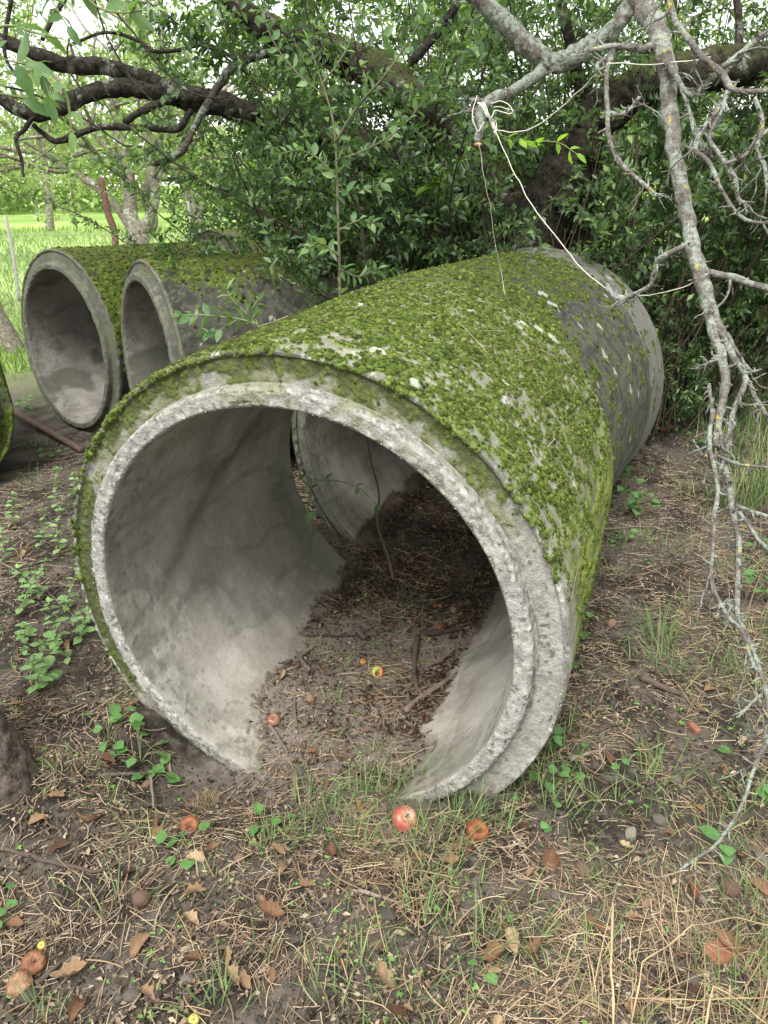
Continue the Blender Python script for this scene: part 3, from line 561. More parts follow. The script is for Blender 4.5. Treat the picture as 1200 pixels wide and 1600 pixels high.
# ---- shrubs (privet thicket) round the tree
def shrub(name, label, base, spread, nst, h, lean, mat, size, twigs, seedv, leafn=10, hi=False, wander=.10, wr=.5, tl_=.34, low=.2, srad=.011):
    global rng; rng = np.random.default_rng(seedv)
    root = thing(name, label, "shrub", (base[0], base[1], 0), "privet shrubs growing as a thicket"); st = MB(); F = Foliage()
    for k in range(nst):
        a = rng.uniform(0, 2*pi); r = math.sqrt(rng.uniform(0, 1)); x0 = base[0]+r*cos(a)*spread[0]; y0 = base[1]+r*sin(a)*spread[1]
        hh = h*rng.uniform(.6, 1.1); d0 = np.array([cos(a)*r*.5+lean[0], sin(a)*r*.35+lean[1], 1.])
        P = grow((x0, y0, Hs(x0, y0)-.03), d0, hh, 14, wander, .0); P = P+np.array([lean[0]*.5, lean[1]*.5, -.10])*np.linspace(0, 1, 15)[:, None]**2*hh*.5
        Q = crom(P, 3); tube(st, Q, np.linspace(srad*rng.uniform(.5, 1.5), .003, len(Q)), 6)
        for _ in range(twigs):
            u = rng.uniform(low, 1); i = min(int(u*(len(Q)-1)), len(Q)-2); b = Q[i]
            az = rng.uniform(0, 2*pi); D = np.array([cos(az), sin(az), rng.uniform(-.1, .9)])
            T = grow(b, D, tl_*rng.uniform(.5, 1.4), leafn, .16, -.02)
            tube(st, T, np.linspace(.0028, .001, len(T)), 3, cap=False); F.along(T, size, 1, .9, True, 1, True, wr)
    st.build("stems", M_stem, root); F.build("foliage", mat, root, hi=hi); return root
shrub("privet_shrub", "dense dark green shrub filling the middle behind the two foreground pipes", (.75, 5.45), (.8, .45), 48, 3.3, (-.03, 0), M_privet, .053, 26, 101)
shrub("privet_shrub", "dark leafy shrub right of the tree trunk, behind the hanging lichened branches", (2.1, 5.75), (.75, .45), 44, 3.2, (.03, 0), M_privet, .052, 24, 102)
shrub("privet_shrub", "upright leafy shrub with many thin dark stems, left of the tree trunk", (-.05, 5.05), (.36, .4), 26, 3.0, (-.04, 0), M_privet, .047, 24, 103)
shrub("privet_shrub", "loose arching shrub hanging its sprays over the rear pipes", (-.3, 5.7), (.35, .45), 15, 2.7, (-.24, -.04), M_privet2, .044, 20, 104, wander=.12)
shrub("privet_shrub", "shrub at the right edge of the photo above the dry grass", (3.25, 6.2), (.7, .6), 34, 3.0, (.05, -.02), M_privet2, .055, 22, 105)
shrub("low_shrub", "low dark spreading shrub just beyond the far end of the foreground pipes", (1.75, 5.15), (.62, .28), 34, .95, (.05, -.10), M_privet, .042, 14, 106, tl_=.22, low=.05, srad=.006)
shrub("privet_shrub", "tall back shrub standing deepest in the thicket behind the tree trunk", (1.3, 7.1), (1.9, .5), 60, 3.6, (0, 0), M_privet2, .06, 22, 107)
rng = np.random.default_rng(77)
# thin dry stems hanging and standing in the dark of the thicket
t = thing("brushwood", "bundle of thin dry brown stems standing in the dark base of the thicket", "brushwood", (.9, 4.9, 0)); mb = MB()
for k in range(150):
    x0 = rng.uniform(-.1, 2.0); y0 = rng.uniform(4.75, 5.3); P = grow((x0, y0, 0), (rng.normal(0, .25), rng.normal(0, .15), 1), rng.uniform(.9, 2.1), 9, .09); tube(mb, P, np.linspace(rng.uniform(.003, .009), .0015, len(P)), 4)
mb.build("stems", plain("dry_stem", (.05, .036, .026), (.14, .10, .07), .9), t)

# ---- pale sapling between the pipes
def plant_px(name, label, cat, stems, mat, smat, size, group=None, wr=.5, pair=True, n=4, every=2, hi=True, start=2, spread=.9, fold=.15, droop=.2, nz=0, sv=.3, base=None):
    P0 = at(*stems[0][0][:3]) if base is None else np.array(base); root = thing(name, label, cat, P0, group); mb = MB(); F = Foliage()
    for st in stems:
        P, r = pix(st); Q = crom(P, n); q = np.interp(np.linspace(0, 1, len(Q)), np.linspace(0, 1, len(r)), r)
        tube(mb, Q, q, 6); F.along(Q, size, every, spread, pair, start, True, wr, sv)
    mb.build("stem", smat, root); F.build("leaves", mat, root, hi=hi, fold=fold, droop=droop); return root
plant_px("sapling", "pale green sapling with long thin stems rising between the pipes", "sapling",
    [[(532, 640, 3.3, 5), (531, 460, 3.3, 5), (528, 330, 3.25, 4.5), (522, 200, 3.2, 4), (500, 120, 3.2, 3), (480, 60, 3.2, 2)],
     [(524, 222, 3.2, 4), (560, 165, 3.1, 4), (600, 120, 3.0, 4), (640, 62, 2.95, 3), (665, 20, 2.9, 3)],
     [(525, 250, 3.2, 3), (570, 235, 3.15, 3), (620, 205, 3.1, 2.5), (660, 160, 3.1, 2), (690, 110, 3.1, 2)],
     [(528, 300, 3.2, 3), (560, 300, 3.2, 3), (600, 285, 3.2, 2)], [(526, 280, 3.2, 3), (500, 250, 3.2, 3), (470, 235, 3.2, 2), (440, 240, 3.2, 2)],
     [(530, 420, 3.2, 3), (560, 432, 3.2, 3), (590, 420, 3.15, 2)], [(530, 400, 3.2, 3), (500, 380, 3.2, 3), (478, 392, 3.2, 2)],
     [(529, 360, 3.2, 3), (560, 345, 3.2, 3), (585, 350, 3.2, 2)],
     [(510, 150, 3.2, 3), (470, 120, 3.2, 3), (430, 70, 3.2, 2), (410, 20, 3.2, 2)], [(505, 130, 3.2, 3), (540, 80, 3.2, 3), (560, 30, 3.2, 2)],
     [(620, 95, 3.0, 3), (600, 60, 3.0, 2), (595, 20, 3.0, 2)]], M_sap, plain('sapling_bark', (.07, .065, .04), (.16, .15, .09), .8), .05, wr=.52, base=(-.2, 3.3, 0), n=7, every=2, start=1)
plant_px("leafy_sprig", "small leafy sprig poking up over the foreground pipe's crown at the left", "sprig",
    [[(430, 560, 3.2, 4), (405, 512, 3.2, 4), (380, 500, 3.2, 3.5), (345, 495, 3.2, 3), (310, 492, 3.2, 2.5), (285, 492, 3.2, 2)],
     [(405, 512, 3.2, 3), (385, 490, 3.2, 3), (365, 470, 3.2, 2), (355, 455, 3.2, 2)], [(405, 512, 3.2, 3), (395, 485, 3.2, 2), (403, 468, 3.2, 2)],
     [(370, 500, 3.2, 3), (345, 515, 3.2, 2), (325, 520, 3.2, 2)]], M_sap, M_greenstem, .055, wr=.5, n=4)
plant_px("young_shoot", "bright yellow green young shoot hanging in front of the dark thicket", "young shoot",
    [[(700, 270, 4.2, 2), (680, 285, 4.2, 2), (668, 292, 4.2, 2)], [(700, 270, 4.2, 2), (690, 296, 4.2, 2)]], M_young, M_greenstem, .085, wr=.6, n=3, every=2, start=1)
plant_px("young_shoot", "bright yellow green shoot by the twine knot, in front of the tree trunk", "young shoot",
    [[(760, 205, 3.2, 2), (795, 215, 3.2, 2), (820, 222, 3.2, 2)], [(820, 222, 3.2, 2), (870, 222, 3.2, 2), (900, 240, 3.2, 2)]], M_young, M_greenstem, .06, wr=.5, n=3, every=2, start=1)
# ---- leafy twigs hanging into the top left, close to the camera
for k, (lab, st) in enumerate([
    ("pale leafy twig hanging into the top left corner, nearest the camera", [[(-70, 60, 1.9, 5), (10, 40, 1.9, 4), (50, 50, 1.9, 4), (90, 60, 1.9, 3)], [(-70, 60, 1.9, 4), (-40, 130, 1.85, 4), (20, 150, 1.85, 3), (60, 155, 1.9, 3)], [(-70, 60, 1.9, 4), (-30, 80, 1.8, 4), (15, 95, 1.8, 3), (40, 100, 1.8, 2)]]),
    ("twig with long hanging leaves in front of the left limb", [[(40, 90, 2.3, 4), (85, 120, 2.3, 3), (105, 160, 2.3, 3), (112, 205, 2.3, 2)], [(40, 90, 2.3, 3), (60, 105, 2.3, 3), (75, 140, 2.3, 2), (80, 160, 2.3, 2)]]),
    ("leafy twig crossing the top edge left of the sapling", [[(110, -30, 2.2, 4), (150, 10, 2.2, 4), (190, 20, 2.2, 3), (230, 15, 2.2, 2)], [(110, -30, 2.2, 3), (80, -10, 2.2, 3), (90, 15, 2.2, 2), (105, 40, 2.2, 2)]])]):
    plant_px("leafy_twig", lab, "leafy twig", st, M_sap, M_greenstem, .064, "leafy twigs hanging in at the top left", .42, n=3, every=3, start=1, droop=.3)

# ---- lichen covered dead branch hanging down at the right, and the limb it comes from
lb = thing("lichened_branch", "bare dead branch with grey lichen hanging down along the right side", "dead branch", at(1020, 30, 2.1))
def lbr(pts, name="twig", sides=10, wob=.006, seed=0, mat=None, n=8, spur=1.0, thin=.86):
    pts = [(a[0], a[1], a[2], a[3]*(thin if name == 'twig' else .95)) for a in pts]
    mb = MB(); Q, q = limb(mb, pts, sides, n, .42, 45, wob, seed=seed)
    if name == 'twig':                              # long fine side twigs with their own forks
        for k in range(int(len(pts)*.55*spur)):
            i = rng.integers(1, len(Q)-1); d = norm(rng.normal(0, .55, 3)+norm(Q[i+1]-Q[i-1])*.8+np.array([0, 0, -.25])); P = grow(Q[i], d, rng.uniform(.05, .16), 7, .28); tube(mb, P, np.linspace(min(q[i]*.6, .0035), .0011, len(P)), 6, .3, 80)
            for _ in range(2): j = rng.integers(2, 7); P2 = grow(P[j], norm(P[j]-P[j-1])+rng.normal(0, .6, 3), rng.uniform(.015, .05), 4, .3); tube(mb, P2, np.linspace(.0018, .001, len(P2)), 5)
    for k in range(int(len(Q)*(1.1 if name == 'twig' else .5)*spur)):          # knobbly spurs
        i = rng.integers(1, len(Q)-1); T = Q[i+1]-Q[i-1]; d = norm(rng.normal(0, 1, 3)+norm(T)*.5); l = rng.uniform(.008, .035)
        P = grow(Q[i], d, l, 3, .3); tube(mb, P, np.linspace(min(q[i]*.7, .0045), .0014, len(P)), 6, .2, 60)
    return mb.build(name, mat or M_lich, lb)
lbr([(975, -40, 2.15, 38), (1000, 0, 2.12, 34), (1024, 40, 2.1, 34), (1036, 85, 2.05, 30), (1046, 150, 2.05, 27), (1053, 220, 2.0, 24), (1066, 300, 1.98, 24), (1080, 380, 1.95, 23), (1094, 430, 1.93, 24), (1106, 470, 1.92, 22), (1112, 520, 1.9, 16), (1126, 560, 1.88, 15), (1130, 600, 1.87, 15), (1122, 650, 1.86, 13), (1118, 700, 1.85, 12)], "main_branch", 16, .012, 1, n=9, spur=1.2)
BR = [
 [(1122, 670, 1.86, 12), (1130, 720, 1.85, 12), (1146, 790, 1.84, 11), (1155, 850, 1.83, 11), (1154, 920, 1.82, 10), (1150, 960, 1.81, 9), (1175, 1010, 1.8, 9), (1192, 1060, 1.78, 9), (1198, 1110, 1.76, 8), (1190, 1180, 1.74, 8), (1160, 1260, 1.72, 7), (1115, 1325, 1.71, 6), (1062, 1361, 1.7, 4)],
 [(1114, 640, 1.86, 9), (1108, 700, 1.84, 9), (1120, 770, 1.82, 8), (1116, 840, 1.8, 8), (1112, 900, 1.8, 7), (1135, 960, 1.79, 7), (1165, 1000, 1.79, 7), (1185, 1050, 1.78, 8)],
 [(1100, 440, 1.92, 12), (1118, 500, 1.9, 13), (1145, 560, 1.88, 12), (1165, 590, 1.87, 11), (1150, 640, 1.86, 9), (1140, 690, 1.85, 9), (1120, 740, 1.84, 7)],
 [(1165, 590, 1.87, 9), (1180, 620, 1.86, 8), (1195, 655, 1.85, 7), (1215, 690, 1.85, 6)],
 [(1108, 600, 1.9, 7), (1112, 640, 1.88, 7), (1104, 690, 1.87, 7), (1108, 730, 1.86, 6)],
 [(1085, 372, 1.93, 13), (1066, 384, 1.95, 11), (1030, 402, 2.0, 10), (1020, 438, 2.05, 10), (997, 457, 2.1, 9), (968, 465, 2.15, 8), (940, 444, 2.2, 7)],
 [(1105, 425, 1.93, 14), (1130, 432, 1.93, 14), (1155, 440, 1.92, 12), (1220, 460, 1.9, 11)],
 [(1026, 72, 2.08, 16), (1000, 73, 2.06, 14), (960, 72, 2.05, 12), (920, 76, 2.05, 9)],
 [(958, 76, 2.05, 12), (950, 95, 2.05, 11), (946, 115, 2.05, 9), (948, 170, 2.04, 9), (950, 210, 2.03, 9), (965, 250, 2.02, 9), (990, 275, 2.01, 9), (1010, 292, 2.0, 8), (1032, 310, 2.0, 5)],
 [(952, 178, 2.04, 9), (970, 176, 2.04, 8), (990, 165, 2.04, 8), (1003, 152, 2.04, 7)],
 [(946, 92, 2.05, 9), (937, 100, 2.05, 8), (933, 110, 2.05, 6)],
 [(1036, 90, 2.04, 14), (1050, 110, 2.0, 12), (1062, 135, 1.98, 10), (1085, 150, 1.95, 10), (1098, 136, 1.95, 7)],
 [(1062, 130, 1.98, 8), (1080, 180, 1.95, 8), (1092, 220, 1.94, 8), (1110, 240, 1.93, 8), (1095, 236, 1.92, 6)],
 [(1040, -30, 1.9, 13), (1050, 20, 1.9, 12), (1075, 60, 1.88, 11), (1105, 95, 1.86, 11), (1128, 120, 1.85, 13), (1140, 140, 1.84, 13), (1165, 145, 1.84, 10), (1220, 135, 1.84, 9)],
 [(1128, 105, 1.85, 12), (1160, 85, 1.84, 12), (1185, 62, 1.83, 12), (1220, 40, 1.82, 12)],
 [(1135, 150, 1.84, 11), (1120, 175, 1.84, 10), (1100, 200, 1.84, 9), (1086, 234, 1.84, 9), (1102, 250, 1.84, 9), (1120, 280, 1.83, 8), (1128, 300, 1.83, 7), (1165, 345, 1.82, 7), (1215, 350, 1.82, 7)],
 [(1135, 155, 1.84, 9), (1140, 145, 1.84, 9), (1128, 180, 1.83, 8), (1110, 212, 1.83, 8), (1145, 270, 1.82, 9), (1158, 305, 1.82, 8), (1170, 315, 1.82, 6)],
 [(1220, 195, 1.8, 7), (1185, 215, 1.8, 7), (1165, 240, 1.8, 7), (1130, 255, 1.8, 6)],
 [(1180, 155, 1.8, 8), (1190, 190, 1.8, 8), (1180, 230, 1.8, 7), (1192, 265, 1.8, 7), (1200, 300, 1.8, 6)],
 [(1150, 790, 1.84, 8), (1180, 800, 1.82, 8), (1225, 812, 1.8, 7)],
 [(1155, 800, 1.83, 8), (1185, 840, 1.82, 7), (1225, 870, 1.8, 7)],
 [(1120, 712, 1.84, 6), (1160, 724, 1.82, 5), (1225, 730, 1.8, 4)],
 [(1110, 690, 1.85, 7), (1098, 712, 1.85, 6), (1088, 696, 1.86, 4)],
 [(1150, 960, 1.81, 6), (1135, 940, 1.81, 6), (1118, 965, 1.8, 4)],
 [(1190, 1085, 1.77, 6), (1165, 1110, 1.77, 5), (1148, 1120, 1.77, 3)],
 [(1128, 560, 1.88, 8), (1105, 566, 1.88, 6), (1100, 568, 1.88, 4)], [(1135, 520, 1.88, 8), (1160, 560, 1.88, 7), (1178, 582, 1.88, 6), (1192, 578, 1.88, 4)],
 [(1190, 1190, 1.74, 5), (1200, 1130, 1.74, 5), (1225, 1090, 1.74, 5)]]
for k, b in enumerate(BR): lbr(b, "twig", 9, .011, 50+k, n=4)
ll = thing("lichened_limb", "thick grey lichened limb ending in a sawn stub tied with twine", "tree limb", at(860, 98, 2.5)); lb_keep = lb; lb = ll
lbr([(700, -60, 2.5, 34), (745, -10, 2.5, 32), (790, 35, 2.5, 32), (830, 76, 2.5, 34), (862, 97, 2.5, 34), (900, 88, 2.48, 32), (940, 62, 2.45, 30), (970, 30, 2.42, 28), (990, -5, 2.4, 26), (1010, -60, 2.4, 26)], "limb", 18, .008, 3, M_lichlimb, 9, .5)
lbr([(852, 104, 2.5, 20), (835, 122, 2.5, 19), (800, 142, 2.48, 18), (768, 158, 2.46, 18), (752, 172, 2.45, 17), (750, 195, 2.44, 15), (747, 222, 2.43, 12)], "stub", 12, .005, 4, M_lichlimb, 7, .6)
lbr([(766, 158, 2.46, 8), (745, 157, 2.45, 7), (716, 155, 2.44, 5)], "twig", 8, .003, 5); lbr([(762, 164, 2.46, 8), (740, 172, 2.45, 7), (720, 174, 2.44, 4)], "twig", 8, .003, 6)
mb = MB(); c = at(747, 224, 2.43); tube(mb, [c, c+np.array([0, 0, -.006])], .0125, 10); mb.build("sawn_end", plain("cut_wood", (.35, .17, .08), (.5, .28, .15), .8), ll); lb = lb_keep
# ---- twine
tw = thing("twine", "pale frayed twine knotted round the limb stub, its loose ends trailing over the pipe", "twine", at(772, 203, 2.44)); mb = MB()
def strand(p, w=.0014, wob=.004): P = crom(np.array([at(*a) for a in p]), 8); P = P+np.stack([fbm(P*25+k, 2, 70+k)-.5 for k in range(3)], -1)*wob*2; tube(mb, P, w, 5)
strand([(748, 222, 2.41), (757, 280, 2.5), (766, 325, 2.6), (773, 375, 2.72), (783, 425, 2.84), (789, 462, 2.88)], .0013)
strand([(775, 208, 2.42), (800, 262, 2.42), (830, 318, 2.4), (870, 372, 2.36), (915, 425, 2.3), (960, 458, 2.24), (1000, 463, 2.15), (1060, 452, 2.0), (1105, 428, 1.9)], .0016)
strand([(775, 203, 2.42), (800, 207, 2.4), (830, 200, 2.36), (860, 182, 2.3), (900, 148, 2.2), (935, 112, 2.06)], .0016)
strand([(950, 98, 2.03), (985, 100, 2.03), (1020, 101, 2.03), (1080, 94, 1.98), (1110, 90, 1.9)], .0015)
for k in range(7):
    a = rng.normal(0, 4, 2); strand([(750+a[0], 160, 2.42+.02*(k % 2)), (762, 175+a[1], 2.41), (770+a[1], 190, 2.42), (774, 204, 2.42)], .0013, .006)
strand([(765, 160, 2.42), (785, 158, 2.42), (800, 170, 2.41), (795, 178, 2.41), (775, 172, 2.41), (770, 185, 2.41)], .0016, .008); strand([(770, 165, 2.42), (790, 168, 2.4), (803, 173, 2.4)], .0012, .008)
strand([(745, 150, 2.42), (738, 180, 2.40), (746, 205, 2.40), (758, 190, 2.40)], .0013, .004)
mb.build("strands", M_twine, tw); mb = MB()
for k in range(5): a = rng.normal(0, .003, (6, 3)); tube(mb, crom(at(773, 203, 2.42)+a+np.linspace(-.012, .012, 6)[:, None]*np.array([0, 0, 1]), 4), .0022, 6)
mb.build("knot", M_twine, tw)

# ---- small trunk at the left edge and another close by at the bottom left
def trunk(name, label, pts, mat, seed, sides=24, n=14, flare=True):
    g = pts[0]; root = thing(name, label, "tree trunk", pts[0][:3]); mb = MB(); P = np.array([p[:3] for p in pts], float); r = np.array([p[3] for p in pts]); Q = crom(P, n)
    q = np.interp(np.linspace(0, 1, len(Q)), np.linspace(0, 1, len(r)), r); tube(mb, Q, q, sides, .16, np.array([45., 45., 9.]), True, None, seed); mb.build("trunk", mat, root); return root, Q
gb = on_ground(-14, 1222)
trunk("tree_trunk", "leaning trunk with rough grey bark at the bottom left edge", [(gb[0]+.03, gb[1]-.02, -.25, .15), (gb[0], gb[1], .02, .118), (gb[0]-.05, gb[1]+.03, .2, .095), (gb[0]-.16, gb[1]+.08, .7, .085), (gb[0]-.30, gb[1]+.15, 1.5, .075), (gb[0]-.5, gb[1]+.2, 2.6, .06), (gb[0]-.7, gb[1]+.3, 3.4, .03)], bark_mat("bark_grey", (.035, .028, .022), (.20, .165, .135), mossamt=0, lichen=(.2, .18, .16), lichamt=.05, bs=1.3), 31, 40)
gb = G(34, 553); trunk("tree_trunk", "thin dark trunk leaning left behind the leftmost open pipe", [(gb[0], gb[1], -.1, .10), (gb[0]-.25, gb[1], .6, .085), (gb[0]-.6, gb[1], 1.7, .07), (gb[0]-.8, gb[1], 3.0, .05)], M_farbark, 32, 14)

# ---- recursive trees for the orchard beyond the fence
def rtree(name, label, base, trunkpts, spread, levels, nb, size, leafmat, seed, group="orchard trees beyond the fence", bark=None, tw=10, len0=1.6, wr=.55, up=.25, cat="tree"):
    global rng; rng = np.random.default_rng(seed); root = thing(name, label, cat, base, group); tk = MB(); bm_ = MB(); F = Foliage()
    def rec(P0, D, L, r, lv):
        P = grow(P0, D, L, 6, .16, .03); Q = crom(P, 2); tube(bm_, Q, np.linspace(r, r*.55, len(Q)), 7 if lv > 1 else 4, .15 if lv > 1 else 0, 12)
        if lv == 0:
            for _ in range(tw):
                i = rng.integers(1, len(P)); T = grow(P[i], rng.normal(0, 1, 3)+(0, 0, -.1), L*.5*rng.uniform(.5, 1.2), 6, .2, -.04); F.along(T, size, 1, .9, True, 0, True, wr)
            return
        for _ in range(nb):
            i = rng.integers(2, len(P)); d = norm(P[-1]-P[-2])+rng.normal(0, .65, 3)+np.array([0, 0, up*.5]); rec(P[i], d, L*rng.uniform(.6, .85), r*.55, lv-1)
    for pts in trunkpts:
        P = np.array([p[:3] for p in pts], float); r = np.array([p[3] for p in pts]); Q = crom(P, 6); q = np.interp(np.linspace(0, 1, len(Q)), np.linspace(0, 1, len(r)), r)
        tube(tk, Q, q, 14, .2, 8, True, None, seed)
        for _ in range(spread):
            i = rng.integers(int(len(Q)*.55), len(Q)); d = norm(Q[-1]-Q[-3])+rng.normal(0, .7, 3)+np.array([0, 0, up]); rec(Q[i], d, len0*rng.uniform(.6, 1), q[i]*.6, levels)
        rec(Q[-1], Q[-1]-Q[-3], len0, q[-1]*.9, levels)
    tk.build("trunk", bark or M_farbark, root); bm_.build("branches", bark or M_farbark, root); F.build("crown", leafmat, root); return root
D = 9.5; A_ = lambda px, py, w, d=D: (*at(px, py, d), w*d/FPX/2)
b0 = at(216, 380, D); rtree("orchard_tree", "grey forked orchard tree just beyond the rusty post", (b0[0], b0[1], 0),
    [[(b0[0], b0[1]+.1, 0, .2), A_(216, 395, 34), A_(214, 365, 33), A_(204, 340, 24), A_(203, 290, 20), A_(192, 235, 17), A_(178, 190, 13)],
     [A_(207, 352, 24), A_(185, 325, 15), A_(150, 292, 13), A_(105, 262, 11), A_(65, 240, 8), A_(20, 235, 6)], [A_(222, 365, 20), A_(236, 335, 17), A_(243, 300, 15), A_(236, 262, 13), A_(250, 220, 10)],
     [A_(222, 375, 18, 9.7), A_(240, 345, 16, 9.9), A_(226, 300, 13, 10), A_(262, 240, 11, 10.2)]], 4, 1, 3, .075, M_far, 201, tw=5, len0=1.5)
Y0 = 0
for k, (px, dist, h, lab) in enumerate([(-40, 17, 5.5, "leafy orchard tree at the far left beyond the wire fence"), (330, 19, 6, "orchard tree showing between the old limbs and the loose shrub"), (470, 26, 7, "taller meadow tree seen through the loose shrub's sprays"),
        (1010, 17, 6, "orchard tree glimpsed through the thicket right of the trunk"), (1260, 13, 5, "tree beyond the dry grass at the right edge"), (700, 22, 6.5, "orchard tree glimpsed through the middle of the thicket"), (120, 30, 7, "pale tree at the meadow's far side behind the forked orchard tree")]):
    x0 = (px-600)/FPX*dist*1.02; rtree("orchard_tree", lab, (x0, dist, 0), [[(x0, dist, 0, .16), (x0+.1, dist, .8, .13), (x0+.2*(-1)**k, dist, h*.3, .11), (x0+.35*(-1)**k, dist, h*.5, .08)]], 6, 1, 4, .13*(dist/17)**.5, M_far, 300+k, tw=5, len0=h*.34)
for k, (px, py, h) in enumerate([(118, 352, 1.9), (240, 350, 2.1), (60, 346, 1.6), (318, 352, 1.9), (545, 352, 2.0)]):
    g = G(px, py); g[2] = 0; rtree("young_tree", ["young fruit tree left of the forked orchard tree on the meadow", "young fruit tree right behind the forked orchard tree", "leftmost young fruit tree far across the meadow", "young fruit tree between the forked tree and the shrub sprays", "young fruit tree seen through the sapling"][k], g, [[(g[0], g[1], 0, .05), (g[0], g[1], h*.45, .04), (g[0]+.1, g[1], h*.8, .03)]], 3, 0, 3, .14, M_far, 400+k, "young trees on the meadow", tw=6, len0=h*.8)
# far wood: one mass round the meadow
rng = np.random.default_rng(55); mb = MB(); F = Foliage(); n = 52000
ang = rng.uniform(-.78, .78, n); clump = fbm(P3(ang*14, ang*0), 3, 90); hh = 3.6+3.5*clump; u = rng.uniform(0, 1, n)**.8; dist = rng.uniform(48, 62, n)+6*fbm(P3(ang*30, ang*0+3), 2, 91)
pz = u*hh; lump = fbm(P3(ang*40, pz*.5, dist*.2), 3, 92); keep = lump > .42; B = np.stack([np.sin(ang)*dist, np.cos(ang)*dist, pz], -1)[keep]
leaves(mb, B, rng.normal(0, 1, B.shape), rng.uniform(.3, .6, len(B)), rng.uniform(.2, .4, len(B))); o = mb.build("far_wood", leaf_mat("wood_leaf", (.13, .2, .07), (.26, .36, .14), (.38, .47, .24), .45, .7), None, smooth=False); o["kind"] = "stuff"  # leaf colours paled to paint in the distant haze

# ---- fence with rusty post
fz = thing("wire_fence", "sagging chain link fence of thin grey wire behind the rear pipes", "fence", (-3.5, 8, 0)); mb = MB(); x0, x1, fy, fh, sp = -7.5, .2, 8.0, 1.15, .065
k = x0-fh
while k < x1:
    for sg in (1, -1):
        xa = k if sg > 0 else k+fh; P = np.array([[xa, fy+sg*.002, 0], [xa+sg*fh, fy+sg*.002, fh]]); P[:, 1] += .03*np.sin(P[:, 0]*1.7); tube(mb, P, .0021, 3, cap=False)
    k += sp
mb.build("mesh", M_wire, fz); mb = MB()
for z in (.03, .6, 1.15): P = np.array([[x, fy+.03*sin(x*1.7), z-.02*sin(x*2)**2] for x in np.linspace(x0, x1, 30)]); tube(mb, P, .0018, 4)
mb.build("line_wire", M_wire, fz)
mb = MB(); tube(mb, crom([at(150, 545, 7.85), at(180, 390, 7.85), at(168, 330, 7.85), at(157, 279, 7.85)], 6), .036, 14, .06, 20); mb.build("rusty_post", M_rust, fz)
mb = MB(); tube(mb, crom([at(30, 470, 7.85), at(20, 395, 7.85), at(8, 338, 7.85)], 6), .018, 10); mb.build("post", M_cpost, fz)
mb = MB(); tube(mb, crom([at(310, 440, 7.9), at(300, 360, 7.9), at(293, 315, 7.9)], 6), .018, 10); mb.build("post", M_cpost, fz)
# ---- rusty rod
a_, b_ = on_ground(18, 650, .05), on_ground(128, 708, .02); mb = MB(); tube(mb, crom([a_, (a_+b_)/2, b_], 8), .022, 14, .05, 30)
tag(mb.build("iron_rod", M_rust2, None, loc=(a_+b_)/2), "rusty iron rod lying on the soil below the leftmost open pipe", "rod")
# ---- young stem and vine in the gap between the two pipes
plant_px("dry_shoot", "thin brown shoot standing inside the second pipe's mouth", "shoot", [[(615, 905, 3.0, 6), (606, 868, 3.0, 5), (590, 820, 3.0, 4), (592, 770, 3.0, 3.5), (578, 715, 3.0, 3), (572, 670, 3.0, 2.5), (562, 630, 3.0, 2)]], M_ivy, plain("shoot_bark", (.06, .045, .033), (.14, .105, .08), .9), .001, every=90)
plant_px("ivy_vine", "thin trailing ivy vine with small leaves in the gap between the two pipes", "ivy", [[(486, 830, 2.8, 2), (480, 790, 2.8, 2), (486, 755, 2.8, 2), (476, 742, 2.8, 2), (460, 745, 2.8, 1.5)], [(486, 750, 2.8, 1.5), (530, 752, 2.82, 1.5), (565, 765, 2.85, 1.2), (588, 790, 2.9, 1)]], M_ivy, M_greenstem, .028, wr=.7, every=5, n=4)
#@@PART3
# ================================================================ things on the ground
rng = np.random.default_rng(99)
def scatter(n, x0=-2.2, x1=2.6, y0=.9, y1=6.5, pw=1.7, dens=None):
    out = np.zeros((0, 2))
    while len(out) < n:
        y = y0+(y1-y0)*rng.uniform(0, 1, n*2)**pw; hw = (y*.62+.35); x = rng.uniform(-1, 1, n*2)*hw; k = (~blocked(x, y)) & (x > x0) & (x < x1)
        if dens is not None: k &= rng.uniform(0, 1, n*2) < dens(x, y)
        out = np.vstack([out, np.c_[x, y][k]])
    return out[:n]
def clumpy(sc, lo, hi, s): return lambda x, y: .12+.88*sstep(lo, hi, fbm(P3(x, y)*sc, 3, s))
def in_pipe_less(f): return lambda x, y: f(x, y)*np.where((lambda sp: (sp[0] > -.15) & (sp[0] < 1.2) & (np.abs(sp[1]) < .4))(loc_sp(x, y, PIPES['front'])), .75, 1)
def where(x, y):                         # where a small thing lies, in words
    s_, p_ = loc_sp(x, y, PIPES['front'])
    if 1.2 < s_ < 3 and abs(p_) < .6: return "in the dark of the second pipe"
    if -.02 < s_ <= 1.25 and abs(p_) < .45: return "on the soil inside the foreground pipe"
    if p_ > .55 and y > 2.6: return "in the litter right of the two pipes, farther back"
    if p_ > .55 and y > 1.75: return "on the ground right of the foreground pipe"
    if x < -.7 and y > 2.0: return "on the ground left of the foreground pipe"
    if x < -.45: return "at the lower left, near the rough trunk" if y > 1.35 else "at the bottom left, around the rotten apple pair"
    if x > .45: return "at the lower right, below the hanging branch" if y > 1.35 else "at the bottom right among the dry stalks"
    return "just below the mouth of the foreground pipe" if y > 1.35 else "at the bottom centre among the grass tufts"
def tagw(o, what, cat, x, y): w_ = where(x, y); tag(o, what+" "+w_, cat, {"fallen leaf": "fallen leaves", "stone": "stones", "twig": "twigs"}[cat]+" "+w_)
